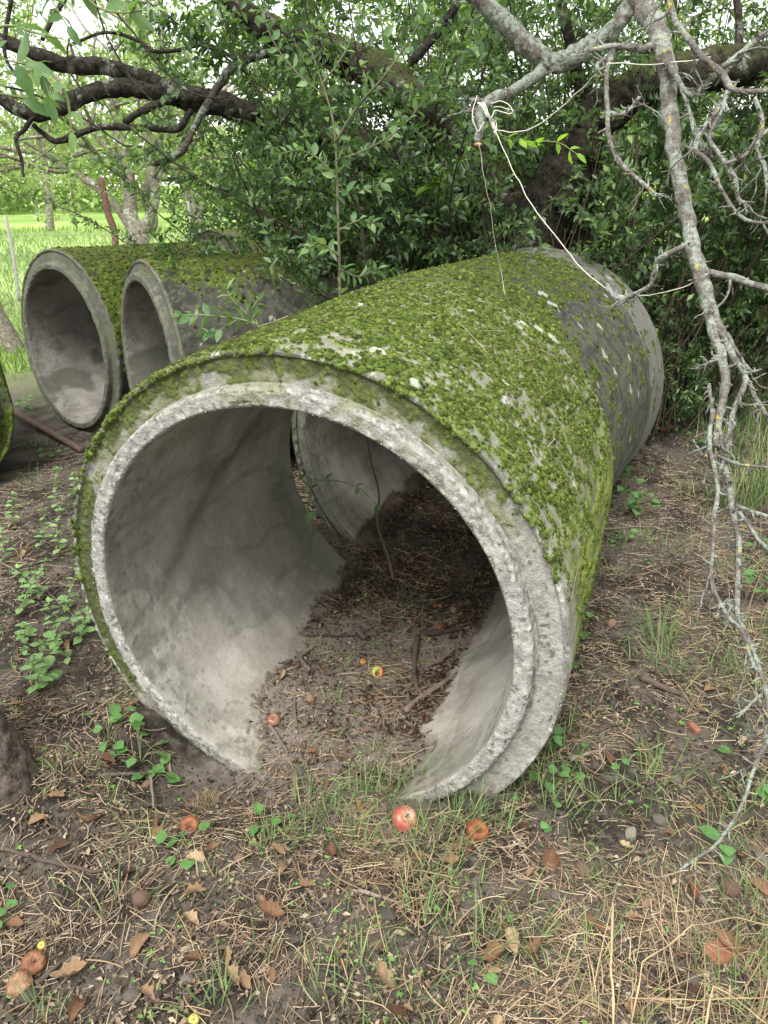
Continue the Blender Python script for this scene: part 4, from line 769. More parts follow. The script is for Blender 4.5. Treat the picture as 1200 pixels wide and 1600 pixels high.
# crumbs of soil
p = scatter(26000, pw=1.5); n = len(p); z = H(p[:, 0], p[:, 1]); s = rng.uniform(.0015, .0055, n)*(1+.7*(rng.uniform(0, 1, n) > .93)); o8 = np.array([[1, 0, 0], [-1, 0, 0], [0, 1, 0], [0, -1, 0], [0, 0, 1], [0, 0, -.6]])
V = (np.c_[p, z+s*.5])[:, None]+o8[None]*s[:, None, None]*rng.uniform(.6, 1.3, (n, 6, 3)); k = np.arange(n)[:, None]*6
F = np.concatenate([k+np.array(a) for a in ([0, 2, 4], [2, 1, 4], [1, 3, 4], [3, 0, 4], [2, 0, 5], [1, 2, 5], [3, 1, 5], [0, 3, 5])]); mb = MB(); mb.add(V.reshape(-1, 3), F)
o = mb.build("soil_crumbs", M_crumb, smooth=False); o["kind"] = "stuff"
# dry stalks and needles matted on the soil
def straws(n, lmin, lmax, w, dens, pw, mat, name, lift=.006, y1=6.5, curve=.16):
    p = scatter(n, pw=pw, dens=dens, y1=y1); az = rng.normal(0, 1, n)*.9+fbm(P3(p[:, 0], p[:, 1])*3, 2, 17)*7; L = rng.uniform(lmin, lmax, n)*rng.uniform(.5, 1, n); m = 5
    t = np.linspace(-.5, .5, m)[None]; cv = rng.normal(0, curve, n)[:, None]; a = az[:, None]+cv*t*2; X = p[:, :1]+np.cos(a)*t*L[:, None]; Y = p[:, 1:]+np.sin(a)*t*L[:, None]
    Z = H(X.ravel(), Y.ravel()).reshape(n, m)+lift*rng.uniform(.3, 1.8, (n, 1))+rng.uniform(-1, 1, (n, 1))*t*L[:, None]*.12
    Wd = w*rng.uniform(.6, 1.4, (n, 1)); dx, dy = -np.sin(a)*Wd, np.cos(a)*Wd
    V = np.stack([np.stack([X-dx, Y-dy, Z], -1), np.stack([X, Y, Z+Wd*1.2], -1), np.stack([X+dx, Y+dy, Z], -1)], 2)   # n,m,3,3
    base = np.arange(n)[:, None]*m*3+np.arange(m-1)[None]*3; f = np.concatenate([np.stack([base, base+1, base+4, base+3], -1).reshape(-1, 4), np.stack([base+1, base+2, base+5, base+4], -1).reshape(-1, 4)])
    mb = MB(); mb.add(V.reshape(-1, 3), f); o = mb.build(name, mat, smooth=False); o["kind"] = "stuff"
straws(27000, .02, .10, .0009, in_pipe_less(clumpy(3.2, .40, .62, 61)), 1.35, M_straw, "dry_stalks")
straws(3000, .05, .16, .0011, in_pipe_less(lambda x, y: (.1+.9*sstep(.42, .6, fbm(P3(x, y)*2.4, 3, 62)))*(.35+.65*(x < .2))), 1.2, M_dryg, "straw", .012, 4.5)
# small fragments of leaves and bark
p = scatter(24000, pw=1.45, dens=clumpy(4.5, .36, .62, 63)); n = len(p); z = H(p[:, 0], p[:, 1])+rng.uniform(.002, .012, n)
mb = MB(); leaves(mb, np.c_[p, z], np.c_[rng.normal(0, 1, (n, 2)), rng.normal(.1, .25, n)], rng.uniform(.006, .024, n), rng.uniform(.004, .012, n), jit=.45, fold=.3)
o = mb.build("leaf_litter", M_litter, smooth=False); o["kind"] = "stuff"
n = 7500; s_ = rng.uniform(.05, 2.6, n); p_ = np.where(rng.uniform(0, 1, n) < .45, np.sign(rng.normal(0, 1, n))*rng.normal(.27, .03, n), rng.normal(.08, .17, n)); k_ = (np.abs(p_) < .34) & (fbm(P3(s_*5, p_*5), 3, 81) > .47-.12*(s_ > .9)); s_, p_ = s_[k_], p_[k_]; n = len(s_)
_a = axis(PIPES['front']['yaw']); _c = PIPES['front']['C']; X, Y = _c[0]+_a[0]*s_+_a[1]*p_, _c[1]+_a[1]*s_-_a[0]*p_
mb = MB(); leaves(mb, np.c_[X, Y, H(X, Y)+rng.uniform(.002, .022, n)], np.c_[rng.normal(0, 1, (n, 2)), rng.normal(.1, .35, n)], rng.uniform(.008, .034, n), rng.uniform(.003, .012, n), jit=.6, fold=.3)
o = mb.build("dark_mulch", island_mat("mulch", [(0, (.02, .014, .01)), (.6, (.06, .038, .026)), (.9, (.15, .09, .05)), (1, (.35, .25, .14))], .9), smooth=False); o["kind"] = "stuff"
# whole dead leaves
def dead_leaf_mesh(v, r):
    mb = MB(); n, m = 17, 9; u = np.linspace(0, 1, n)[:, None]; s = np.linspace(-1, 1, m)[None]; wd = np.sin(pi*u**.8)**.8*.25*(1+.15*np.sin(u*23+v))
    x = u-.5+0*s; y = wd*s; z = r.uniform(.5, 1.8)*y**2*3+r.uniform(-.4, 1.)*(x**2)*1.2+.07*(fbm(P3((x+0*s).ravel()*9+v*3, y.ravel()*9), 3, v).reshape(x.shape[0], m)-.5)+.03*np.sin(x*9+v)*s+r.uniform(-.1, .1)*s*.5*wd; V = np.stack([x, y, z], -1).reshape(-1, 3)
    i = (np.arange(n-1)[:, None]*m+np.arange(m-1)[None]).ravel(); mb.add(V, np.stack([i, i+1, i+m+1, i+m], -1)); return mb
rr = np.random.default_rng(5); dl = []
for v in range(7):
    o = dead_leaf_mesh(v, rr).build("dead_leaf", M_dleaf); dl.append(o)
DL = [(437, 1335, .045), (200, 1372, .05), (305, 1345, .05), (365, 1535, .055), (600, 1540, .07), (800, 1478, .06), (860, 1350, .07), (815, 1300, .05), (1130, 1205, .04), (1060, 1290, .04), (1155, 1345, .05), (1140, 1485, .08), (1195, 1490, .06), (935, 960, .04), (880, 1150, .035), (1025, 1075, .05), (240, 1290, .05), (90, 1250, .05), (140, 1290, .07), (95, 1330, .05),
      (305, 1400, .06), (425, 1432, .06), (300, 1440, .05), (378, 1535, .05), (480, 1390, .04), (520, 1335, .05), (355, 1500, .04), (220, 1480, .06), (110, 1530, .07), (120, 1580, .06), (230, 1560, .06), (770, 1500, .06), (835, 1492, .05), (790, 1455, .04), (735, 1335, .05), (700, 1350, .05), (655, 1345, .045), (1180, 1390, .06), (1080, 1400, .05), (980, 1330, .04), (560, 1265, .05), (490, 1180, .04),
      (575, 1075, .05), (530, 940, .035), (485, 1105, .04), (660, 1130, .05), (440, 1060, .04), (705, 1000, .035), (670, 1000, .03), (1000, 1195, .04), (950, 1190, .05), (1110, 1080, .05), (1160, 1165, .04), (900, 1100, .04), (990, 1440, .04), (1085, 1560, .05), (620, 1590, .05), (20, 1450, .05), (60, 1285, .05), (170, 1195, .06), (60, 820, .05), (35, 870, .05), (110, 1010, .06), (20, 830, .04), (190, 1120, .04)]
_A = axis(PIPES['front']['yaw']); _C = PIPES['front']['C']
for k in range(225):
    q = scatter(1, pw=1.3)[0]
    if k < 55: s_, p_ = rng.uniform(.0, 1.9), rng.uniform(-.27, .27); q = (_C[0]+_A[0]*s_+_A[1]*p_, _C[1]+_A[1]*s_-_A[0]*p_)
    DL.append((q[0], q[1], rng.uniform(.016, .042)*(.75 if k < 55 else 1), 1))
for k, a in enumerate(DL):
    P = np.array([a[0], a[1], Hs(a[0], a[1])]) if len(a) > 3 else on_ground(a[0], a[1])
    src = dl[k % 7]; o = src if k < 7 else src.copy()
    if k >= 7: COL.objects.link(o)
    sc = a[2]*1.1; o.location = (P[0], P[1], P[2]+.010+sc*.05); o.rotation_euler = (rng.normal(0, .3), rng.normal(0, .3), rng.uniform(0, 6.28)); o.scale = (sc, sc*rng.uniform(.7, 1.15), sc)
    tagw(o, "dry curled brown leaf", "fallen leaf", P[0], P[1])
# stones
def stone_mb(seed, fx=1., fy=.75, fz=.55, rough=.25, sub=3, nf=2.2):
    me = bpy.data.meshes.new("t"); import bmesh as bmm; b = bmm.new(); bmm.ops.create_icosphere(b, subdivisions=sub, radius=1); V = np.array([v.co[:] for v in b.verts]); F = np.array([[v.index for v in f.verts] for f in b.faces]); b.free(); bpy.data.meshes.remove(me)
    V = V*(1+rough*(fbm(V*nf+seed*5, 3, seed)-.5)*2)[:, None]*np.array([fx, fy, fz]); mb = MB(); mb.add(V, F); return mb
ST = [(472, 1208, .022), (483, 1236, .015), (425, 1243, .022), (207, 1560, .02), (237, 1557, .016), (293, 1533, .017), (605, 1432, .022), (145, 1423, .012), (1030, 1285, .022), (985, 1305, .020), (1056, 1222, .022), (1062, 1205, .013), (1080, 1535, .018), (1098, 1408, .013), (868, 1400, .018), (662, 1380, .014), (1001, 906, .013), (1030, 897, .011), (405, 1403, .011), (45, 1562, .02), (740, 1345, .012), (870, 1405, .012), (910, 1512, .01), (820, 1545, .012), (500, 1106, .017), (543, 1100, .01), (465, 1165, .01), (598, 992, .011), (520, 1045, .012), (688, 1215, .01), (1145, 1340, .01), (1190, 1345, .02), (660, 1475, .01), (560, 1440, .009), (290, 1560, .012), (965, 1060, .01), (935, 1055, .012)]
for k in range(60): q = scatter(1, pw=1.4)[0]; ST.append((q[0], q[1], rng.uniform(.006, .014), 1))
sts = [stone_mb(k, 1, rng.uniform(.6, .9), rng.uniform(.45, .7), .3).build("stone", M_stone) for k in range(5)]
for k, a in enumerate(ST):
    P = np.array([a[0], a[1], Hs(a[0], a[1])]) if len(a) > 3 else on_ground(a[0], a[1]); o = sts[k % 5] if k < 5 else sts[k % 5].copy()
    if k >= 5: COL.objects.link(o)
    o.location = (P[0], P[1], P[2]+a[2]*.35); o.rotation_euler = (rng.normal(0, .3), rng.normal(0, .3), rng.uniform(0, 6.28)); o.scale = (a[2],)*3
    tagw(o, "small grey stone", "stone", P[0], P[1])
# walnuts
def nut_mb(seed):
    mb = stone_mb(seed, 1.18, .92, .92, .10, 4, 4.5); V = mb.V[0]; V *= (1-.05*np.exp(-(V[:, 2:3]/.06)**2))*(1+.05*(fbm(V*7+seed, 2, 3)-.5)[:, None]*2); return mb
nuts = [nut_mb(k).build("walnut", M_nut) for k in range(3)]
NL = ['wrinkled walnut at the lower left among the straw', 'walnut on the bare soil at the lower right', 'big walnut at the right, by the tip of the hanging branch', "walnut in the litter just right of the pipe's flank", 'small dark walnut half buried in the straw at the lower left', 'walnut on the soil beside the pale pinkish apple in the pipe', 'pale walnut near the back of the soil inside the pipe', 'dark walnut on the right side of the soil inside the pipe', 'small dark nut between the two walnuts inside the pipe', 'small nut on the soil patch left of the branch tip', 'dark nut under the twigs at the left of the pipe mouth', 'small nut among the straw in the bottom centre']
for k, a in enumerate([(223, 1410, .021), (910, 1365, .020), (1138, 1394, .023), (955, 978, .018), (375, 1345, .013), (485, 1095, .017), (665, 963, .016), (708, 957, .017), (640, 975, .014), (1010, 1415, .012), (230, 1228, .014), (590, 1480, .013)]):
    P = on_ground(a[0], a[1]); o = nuts[k % 3] if k < 3 else nuts[k % 3].copy()
    if k >= 3: COL.objects.link(o)
    o.location = (P[0], P[1], P[2]+a[2]*.65); o.rotation_euler = (rng.normal(0, .4), rng.normal(0, .4), rng.uniform(0, 6.28)); o.scale = (a[2],)*3
    tag(o, NL[k], "walnut", "walnuts on the ground")
# apples
def apple(label, px, py, r, cols, tilt, rot=0, hole=None, seed=0, mat=None, cat="apple"):
    P = on_ground(px, py); root = thing("apple", label, cat, (P[0], P[1], P[2]+r*.55)); n, m = 40, 32; v = np.linspace(0.0, pi, m); th = np.linspace(0, 2*pi, n, endpoint=False)
    rr_ = np.sin(v)*(1+.06*np.cos(v)); zz = np.cos(v)*.88-.30*np.exp(-(v/.42)**2)+.16*np.exp(-((pi-v)/.35)**2)
    V = np.stack([np.outer(rr_, np.cos(th)), np.outer(rr_, np.sin(th)), np.outer(zz, np.ones(n))], -1).reshape(-1, 3)
    f1 = fbm(V*1.6+seed, 3, seed); f2 = fbm(V*5+seed, 3, seed+1); V = V*(1+.10*(f1-.5)+rot*.55*(f2-.5)*1.0)[:, None]; cols = [tuple(np.array(c_)*(.68 if rot else .9)) for c_ in cols]
    if rot: V[:, 2] *= 1-.25*rot
    C = mixc(cols[0], cols[1], sstep(.40, .60, f1*.75+f2*.25+.18*V[:, 0])); C = mixc(C, cols[2], sstep(.6, .75, f2)*.5)
    if hole is not None:
        h = norm(np.array(hole, float)); d = norm(V)@h; k = sstep(.80, .90, d+.06*(f2-.5)); V = V*(1-.5*k*sstep(.8, 1., d))[:, None]; C = mixc(C, (.16, .06, .02), k)
    i = np.arange(m-1)[:, None]*n; j = np.arange(n)[None]; q = (j+1) % n; F = np.stack([i+j, i+n+j, i+n+q, i+q], -1).reshape(-1, 4); mb = MB()
    E_ = np.array([[1, 0, 0], [0, cos(tilt[0]), -sin(tilt[0])], [0, sin(tilt[0]), cos(tilt[0])]]); a = tilt[1]; Z_ = np.array([[cos(a), -sin(a), 0], [sin(a), cos(a), 0], [0, 0, 1]]); Rm = Z_@E_
    mb.add((V*r)@Rm.T+ROOT[root.name], F, C); mb.build("skin", mat or (M_rot if rot > .4 else M_apple), root)
    if rot >= .5: return
    s = np.array([[0, 0, .5], [.03, .02, .8], [.12, .05, 1.1]])*r; mb = MB(); tube(mb, crom(s@Rm.T+ROOT[root.name], 4), r*.06, 6); mb.build("stalk", M_stem, root)
RED = ((.42, .10, .08), (.52, .33, .2), (.28, .07, .05)); YG = ((.42, .46, .10), (.5, .09, .05), (.5, .4, .12)); BR_ = ((.26, .09, .04), (.38, .15, .06), (.14, .05, .03)); PK = ((.36, .13, .09), (.46, .24, .16), (.28, .09, .06))
apple("round pink and red apple lying at the lip of the foreground pipe", 632, 1288, .037, RED, (.55, .3), 0, None, 3)
apple("yellow and red bitten apple lying on the soil inside the foreground pipe", 590, 1055, .024, YG, (.6, .4), 0, (-.4, -.6, .9), 4)
apple("orange rotten apple half with a dark centre right of the pink apple", 745, 1305, .030, ((.30, .10, .035), (.42, .17, .06), (.16, .05, .02)), (.2, .3), .5, (0, -.35, .9), 5)
apple("pale pinkish brown rotten apple at the left of the soil inside the pipe", 427, 1124, .023, PK, (.4, .3), .3, None, 6)
apple("wrinkled brown rotten apple left of the short green weed below the pipe", 297, 1296, .027, BR_, (.8, .3), .5, (0, -.5, .8), 7)
apple("orange brown rotten apple, upper one of the pair at the bottom left corner", 54, 1512, .026, ((.27, .11, .055), (.36, .17, .08), (.18, .07, .04)), (.6, .8), .45, None, 8)
apple("wrinkled brown rotten apple, lowest one at the bottom left corner", 33, 1545, .027, ((.28, .15, .08), (.38, .22, .12), (.2, .1, .05)), (.6, .1), .6, None, 9)
apple("small bright yellow windfall lying above the rotten pair at the bottom left", 66, 1480, .010, ((.5, .36, .05), (.55, .42, .1), (.4, .27, .03)), (.5, .3), 0, None, 10)
apple("tiny yellow windfall at the very bottom edge of the photo", 303, 1597, .012, ((.45, .37, .07), (.5, .42, .1), (.35, .28, .04)), (.5, .3), 0, None, 11)
apple("small orange apple remnant left of the bitten apple inside the pipe", 567, 1036, .012, ((.6, .28, .05), (.65, .35, .1), (.4, .15, .03)), (.5, .3), .3, None, 12)
apple("reddish apple remnant beside the dark twigs inside the pipe", 688, 985, .015, ((.5, .13, .05), (.45, .2, .1), (.3, .07, .03)), (.5, .3), .5, None, 13)
apple("small dark red rotten apple near the back of the soil inside the pipe", 680, 948, .013, ((.3, .05, .03), (.35, .1, .05), (.2, .03, .02)), (.5, .3), .4, None, 14)
# brick pieces
def brick(label, px, py, sx, sy, sz, az, seed):
    P = on_ground(px, py); mb = MB(); V = stone_mb(seed, 1, 1, 1, .0, 4).V[0]; F = stone_mb(seed, 1, 1, 1, .0, 4).F[3][0]; V = np.sign(V)*np.abs(V)**.35; V = V/np.abs(V).max(0); V = V*np.array([sx, sy, sz])/2*(1+.12*(fbm(V*2+seed, 3, seed)-.5))[:, None]
    c_, s_ = cos(az), sin(az); V = V@np.array([[c_, s_, 0], [-s_, c_, 0], [0, 0, 1]])+np.array([P[0], P[1], P[2]+sz*.35]); mb.add(V, F); tag(mb.build("brick_piece", M_brick, loc=P), label, "brick piece")
brick("small upright red brick chip on the soil right of the foreground pipe", 1083, 1140, .022, .045, .02, .3, 3)
brick("flat reddish brick slab in the grass near the right bottom corner", 1130, 1487, .085, .05, .012, .4, 5)
brick("brown brick fragment beyond the far right side of the pipes", 1040, 672, .12, .05, .04, .1, 7)
# twigs on the ground
TW = [([(652, 1000), (647, 1045), (650, 1075), (662, 1092)], .011), ([(634, 1116), (662, 1092), (698, 1070), (722, 1052)], .011), ([(655, 995), (695, 991), (728, 984)], .012), ([(478, 993), (520, 992), (560, 994)], .004), ([(483, 1050), (470, 1030), (490, 1010), (535, 960)], .006),
      ([(420, 1130), (440, 1165), (450, 1180)], .006), ([(460, 1090), (462, 1120), (465, 1135)], .005), ([(500, 1150), (545, 1140)], .004), ([(160, 1216), (235, 1212)], .006), ([(235, 1215), (240, 1260)], .005), ([(0, 1330), (80, 1350), (130, 1363), (160, 1364), (210, 1340)], .006), ([(890, 1190), (940, 1175)], .007), ([(1000, 1065), (1040, 1082), (1062, 1090)], .012),
      ([(945, 985), (1000, 975), (1050, 960)], .004), ([(940, 830), (1010, 826), (1060, 838)], .006), ([(0, 880), (60, 915), (110, 960), (140, 975)], .004), ([(90, 795), (92, 870), (110, 940)], .003), ([(840, 1100), (900, 1130)], .004), ([(60, 1540), (95, 1510)], .007), ([(990, 790), (1075, 770)], .006), ([(1080, 700), (1100, 690)], .005), ([(330, 1490), (410, 1475)], .005), ([(1010, 1230), (1080, 1200)], .004), ([(560, 1395), (640, 1420)], .005)]
for k in range(26):
    q = scatter(1, pw=1.3)[0]; a = rng.uniform(0, 6.28); l = rng.uniform(.05, .16); TW.append(([(q[0]+cos(a)*l*t+rng.normal(0, .006), q[1]+sin(a)*l*t+rng.normal(0, .006)) for t in (0, .33, .66, 1)], rng.uniform(.0018, .0045), 1))
TL = ['thick dark twig inside the pipe pointing towards the camera', "dark twig at the foot of the pipe's right inner wall", 'thick dark twig lying crosswise near the back of the pipe soil', 'thin pale twig by the left inner wall of the pipe, pointing right', 'bent twig climbing along the left edge of the pipe soil', 'twig beside the pinkish apple in the pipe']
for ti, a in enumerate(TW):
    P = np.array([[q[0], q[1], Hs(*q)+a[1]] for q in a[0]]) if len(a) > 2 else np.array([on_ground(q[0], q[1], a[1]*1.1+.004) for q in a[0]])
    Q = crom(P, 8); Q = Q+(np.stack([fbm(Q*40+k, 2, k)-.5 for k in range(3)], -1))*.008; mb = MB(); tube(mb, Q, np.linspace(a[1]*1.1, a[1]*.6, len(Q)), 9, .25, 60)
    o = mb.build("twig", M_twig, None, loc=P[0])
    if ti < len(TL): tag(o, TL[ti], "twig", "twigs inside the foreground pipe")
    else: tagw(o, "dry dark twig", "twig", P[1][0], P[1][1])
# ---- grass
def grass_tufts(name, spots, mat, hmin, hmax, w, lean=.5, segs=5):
    Vs, n0 = [], 0; mb = MB()
    for (x, y, nb, r, hs) in spots:
        n = nb; a = rng.uniform(0, 2*pi, n); d = r*np.sqrt(rng.uniform(0, 1, n)); X = x+np.cos(a)*d; Y = y+np.sin(a)*d; Z = H(X, Y)-.004
        h = rng.uniform(hmin, hmax, n)*hs; az = a+rng.normal(0, .7, n); b = rng.uniform(.15, 1., n)*lean*2; t = np.linspace(0, 1, segs)[None]
        el = (pi/2-.15)-b[:, None]*t; st = h[:, None]/(segs-1); hx = np.cumsum(np.cos(el)*st, 1)-np.cos(el[:, :1])*st; hz = np.cumsum(np.sin(el)*st, 1)-np.sin(el[:, :1])*st; hz = np.maximum(hz, .004)
        Cx = X[:, None]+np.cos(az)[:, None]*hx; Cy = Y[:, None]+np.sin(az)[:, None]*hx; Cz = Z[:, None]+hz; wd = w*rng.uniform(.6, 1.3, n)[:, None]*(1-t**1.5*.92)
        px_, py_ = -np.sin(az)[:, None]*wd, np.cos(az)[:, None]*wd; V = np.stack([np.stack([Cx-px_, Cy-py_, Cz], -1), np.stack([Cx, Cy, Cz-wd*.5], -1), np.stack([Cx+px_, Cy+py_, Cz], -1)], 2)
        base = np.arange(n)[:, None]*segs*3+np.arange(segs-1)[None]*3
        mb.add(V.reshape(-1, 3), np.concatenate([np.stack([base, base+1, base+4, base+3], -1).reshape(-1, 4), np.stack([base+1, base+2, base+5, base+4], -1).reshape(-1, 4)]))
    o = mb.build(name, mat, smooth=False); o["kind"] = "stuff"
def gs(px, py, nb, r, h): g = on_ground(px, py); return (g[0], g[1], nb, r, h)
T = [gs(*a) for a in [(450, 1310, 26, .05, .7), (480, 1260, 24, .05, .9), (520, 1290, 30, .07, .8), (560, 1330, 20, .06, .8), (420, 1330, 22, .05, .6), (650, 1320, 34, .07, .9), (700, 1300, 34, .07, .9), (760, 1290, 24, .05, .9), (830, 1240, 30, .06, .9), (860, 1210, 26, .05, 1.), (680, 1370, 26, .07, .8), (720, 1400, 20, .07, .7), (650, 1450, 16, .06, .8),
     (740, 1500, 14, .05, .9), (825, 1470, 18, .03, 1.0), (560, 1520, 16, .05, .8), (530, 1570, 20, .06, .9), (640, 1560, 12, .06, .8), (720, 1560, 14, .06, .8), (880, 1270, 16, .05, .9), (940, 1260, 14, .06, .8), (1010, 1230, 18, .05, 1.), (1040, 1215, 16, .05, .9), (1170, 1260, 26, .08, 1.), (1120, 1330, 18, .06, .9), (1190, 1290, 22, .06, 1.), (1180, 1450, 26, .07, 1.), (1140, 1560, 22, .06, 1.),
     (1190, 1560, 22, .06, 1.1), (1030, 1000, 46, .05, 1.25), (1040, 1040, 26, .06, 1.), (1110, 1060, 26, .07, 1.), (1180, 1000, 34, .08, 1.2), (1190, 1100, 30, .08, 1.1), (1160, 1050, 20, .06, 1.), (960, 900, 14, .05, .7), (1000, 850, 26, .08, .8), (1040, 860, 26, .08, .9), (1090, 780, 40, .12, 1.1), (1170, 900, 34, .1, 1.2), (870, 1140, 12, .04, .8),
     (230, 1320, 10, .05, .8), (330, 1400, 10, .05, .7), (200, 1420, 8, .05, .9), (160, 1250, 10, .05, .7), (120, 1200, 10, .05, .7), (600, 1250, 26, .05, .9), (640, 1240, 18, .05, 1.), (560, 1250, 20, .05, .8), (730, 1260, 14, .04, 1.), (400, 1500, 6, .04, .9), (330, 1580, 10, .05, .9), (860, 1560, 14, .06, .9), (920, 1490, 10, .05, .8), (960, 1400, 8, .05, .7), (770, 1180, 0, .03, .7), (60, 760, 18, .08, .9), (60, 700, 16, .1, 1.), (15, 590, 40, .15, 1.1), (30, 520, 40, .3, 1.2)] if a[2]]
for k in range(190): q = scatter(1, pw=1.2, dens=lambda x, y: .2+.8*(x > -.12*y))[0]; T.append((q[0], q[1], int(rng.integers(3, 9)), .05, rng.uniform(.4, .8)))
T = [(x_, y_, int(n_*1.7), r_*1.3, h_) for x_, y_, n_, r_, h_ in T]
grass_tufts("grass", T, M_grass, .04, .17, .0016, .75)
# taller rough grass beyond the branch on the right and along the shrubs
T = []
for k in range(230):
    px, py = rng.uniform(1040, 1330), rng.uniform(515, 800); 
    if py > 620 and px < 1090+(py-620)*.25: continue
    T.append(gs(px, py, 16, .12, rng.uniform(.8, 1.6)))
grass_tufts("rough_grass", T, M_grass, .10, .26, .0028, .55)
T = [gs(rng.uniform(1040, 1330), rng.uniform(510, 640), 16, .15, rng.uniform(.8, 1.5)) for k in range(110)]+[gs(rng.uniform(1150, 1260), rng.uniform(600, 1000), 10, .1, rng.uniform(.6, 1.)) for k in range(20)]
grass_tufts("dry_tall_grass", T, M_dryg, .2, .42, .0022, .45)
T = [gs(322, 1246, 150, .035, .5), gs(305, 1255, 60, .03, .4)]; grass_tufts("withered_tuft", T, M_dryg, .04, .10, .0008, 1.0)
T = [gs(rng.uniform(850, 1230), rng.uniform(1480, 1640), 8, .06, rng.uniform(.7, 1.5)) for k in range(22)]+[gs(1040, 900, 14, .1, .8), gs(1100, 870, 14, .1, .9), gs(1160, 1180, 10, .08, .8), gs(420, 1300, 14, .06, .7), gs(640, 1400, 12, .06, .8)]
grass_tufts("dry_grass", T, M_dryg, .07, .2, .0012, .8)
# meadow blades
n = 26000; a = rng.uniform(-.72, .72, n); d = 7.6+26*rng.uniform(0, 1, n)**1.5; X, Y = np.sin(a)*d, np.cos(a)*d; h = rng.uniform(.06, .16, n)*(1+d*.02); wv = .004+d*.0005
mb = MB(); B = np.c_[X, Y, H(X, Y)-.01]; leaves(mb, B, np.c_[rng.normal(0, .35, (n, 2)), np.ones(n)], h, wv*2, jit=1); o = mb.build("meadow_grass", M_grassm, smooth=False); o["kind"] = "stuff"
# seedlings
p = scatter(900, pw=1.3, dens=clumpy(4, .45, .65, 65), y1=4); F = Foliage()
for q in p:
    c = np.array([q[0], q[1], Hs(*q)+.008]); a0 = rng.uniform(0, 6.28); s = rng.uniform(.006, .012)
    for k in range(rng.integers(2, 5)): F.B.append(c); F.D.append((cos(a0+k*1.7), sin(a0+k*1.7), .25)); F.L.append(s); F.W.append(s*.75)
F.build("seedlings", leaf_mat("seedling_leaf", (.12, .28, .06), (.22, .42, .10), None, .3, .5), None)["kind"] = "stuff"
# ---- weeds
def weed(name, label, px, py, h, nl, size, mat, kind, group, lean=None, az=None):
    P0 = on_ground(px, py); root = thing(name, label, "weed", P0, group); mb = MB(); F = Foliage()
    if kind == 'nettle':
        lean = rng.normal(0, .35, 2) if lean is None else lean; P = grow(P0, (lean[0], lean[1], 1), h, nl*2, .07, .03); tube(mb, P, np.linspace(.0022, .001, len(P)), 6)
        for i in range(2, len(P), 2):
            a = (i//2 % 2)*pi/2+rng.normal(0, .25); sz = size*(1.15-.55*i/len(P))
            for s_ in (0, pi): F.B.append(P[i]); F.D.append((cos(a+s_), sin(a+s_), .18)); F.L.append(sz*rng.uniform(.8, 1.1)); F.W.append(sz*.55)
        for a in (0, 2, 4): F.B.append(P[-1]); F.D.append((cos(a), sin(a), .7)); F.L.append(size*.45); F.W.append(size*.25)
    else:
        for k in range(nl):
            a = rng.uniform(0, 6.28); r = size*rng.uniform(.3, 2.2); c = P0+np.array([cos(a)*r, sin(a)*r, 0]); c[2] = Hs(c[0], c[1])+h*rng.uniform(.3, 1); mid = (P0+c)/2+np.array([0, 0, h*.4])
            tube(mb, crom([P0+(0, 0, .002), mid, c], 4), .0011, 5); F.B.append(c-np.array([cos(a), sin(a), 0])*size*.3); F.D.append((cos(a), sin(a), rng.normal(.05, .25))); F.L.append(size*rng.uniform(.7, 1.15)); F.W.append(size*rng.uniform(.75, .95))
    mb.build("stem", M_greenstem, root); F.build("leaves", mat, root, hi=True, fold=.12, droop=.18, jit=.3)
for k, (px, py, h, nl, s) in enumerate([(75, 1075, .16, 6, .05), (60, 1080, .12, 5, .05), (90, 1010, .22, 7, .05), (40, 1000, .16, 6, .045), (125, 1005, .14, 5, .045), (135, 985, .16, 6, .042), (75, 930, .22, 7, .045), (95, 870, .20, 6, .045), (100, 960, .2, 6, .045), (60, 860, .2, 6, .04), (20, 825, .16, 6, .045), (30, 960, .18, 6, .045), (90, 800, .22, 6, .04), (110, 780, .16, 5, .04), (10, 880, .14, 5, .04), (115, 1035, .1, 4, .04), (80, 1055, .12, 5, .045), (50, 940, .18, 6, .04)]):
    weed("nettle", "light green nettle among those left of the foreground pipe", px, py, h*1.1, nl, s*1.15, M_nettle, 'nettle', "nettles left of the foreground pipe")
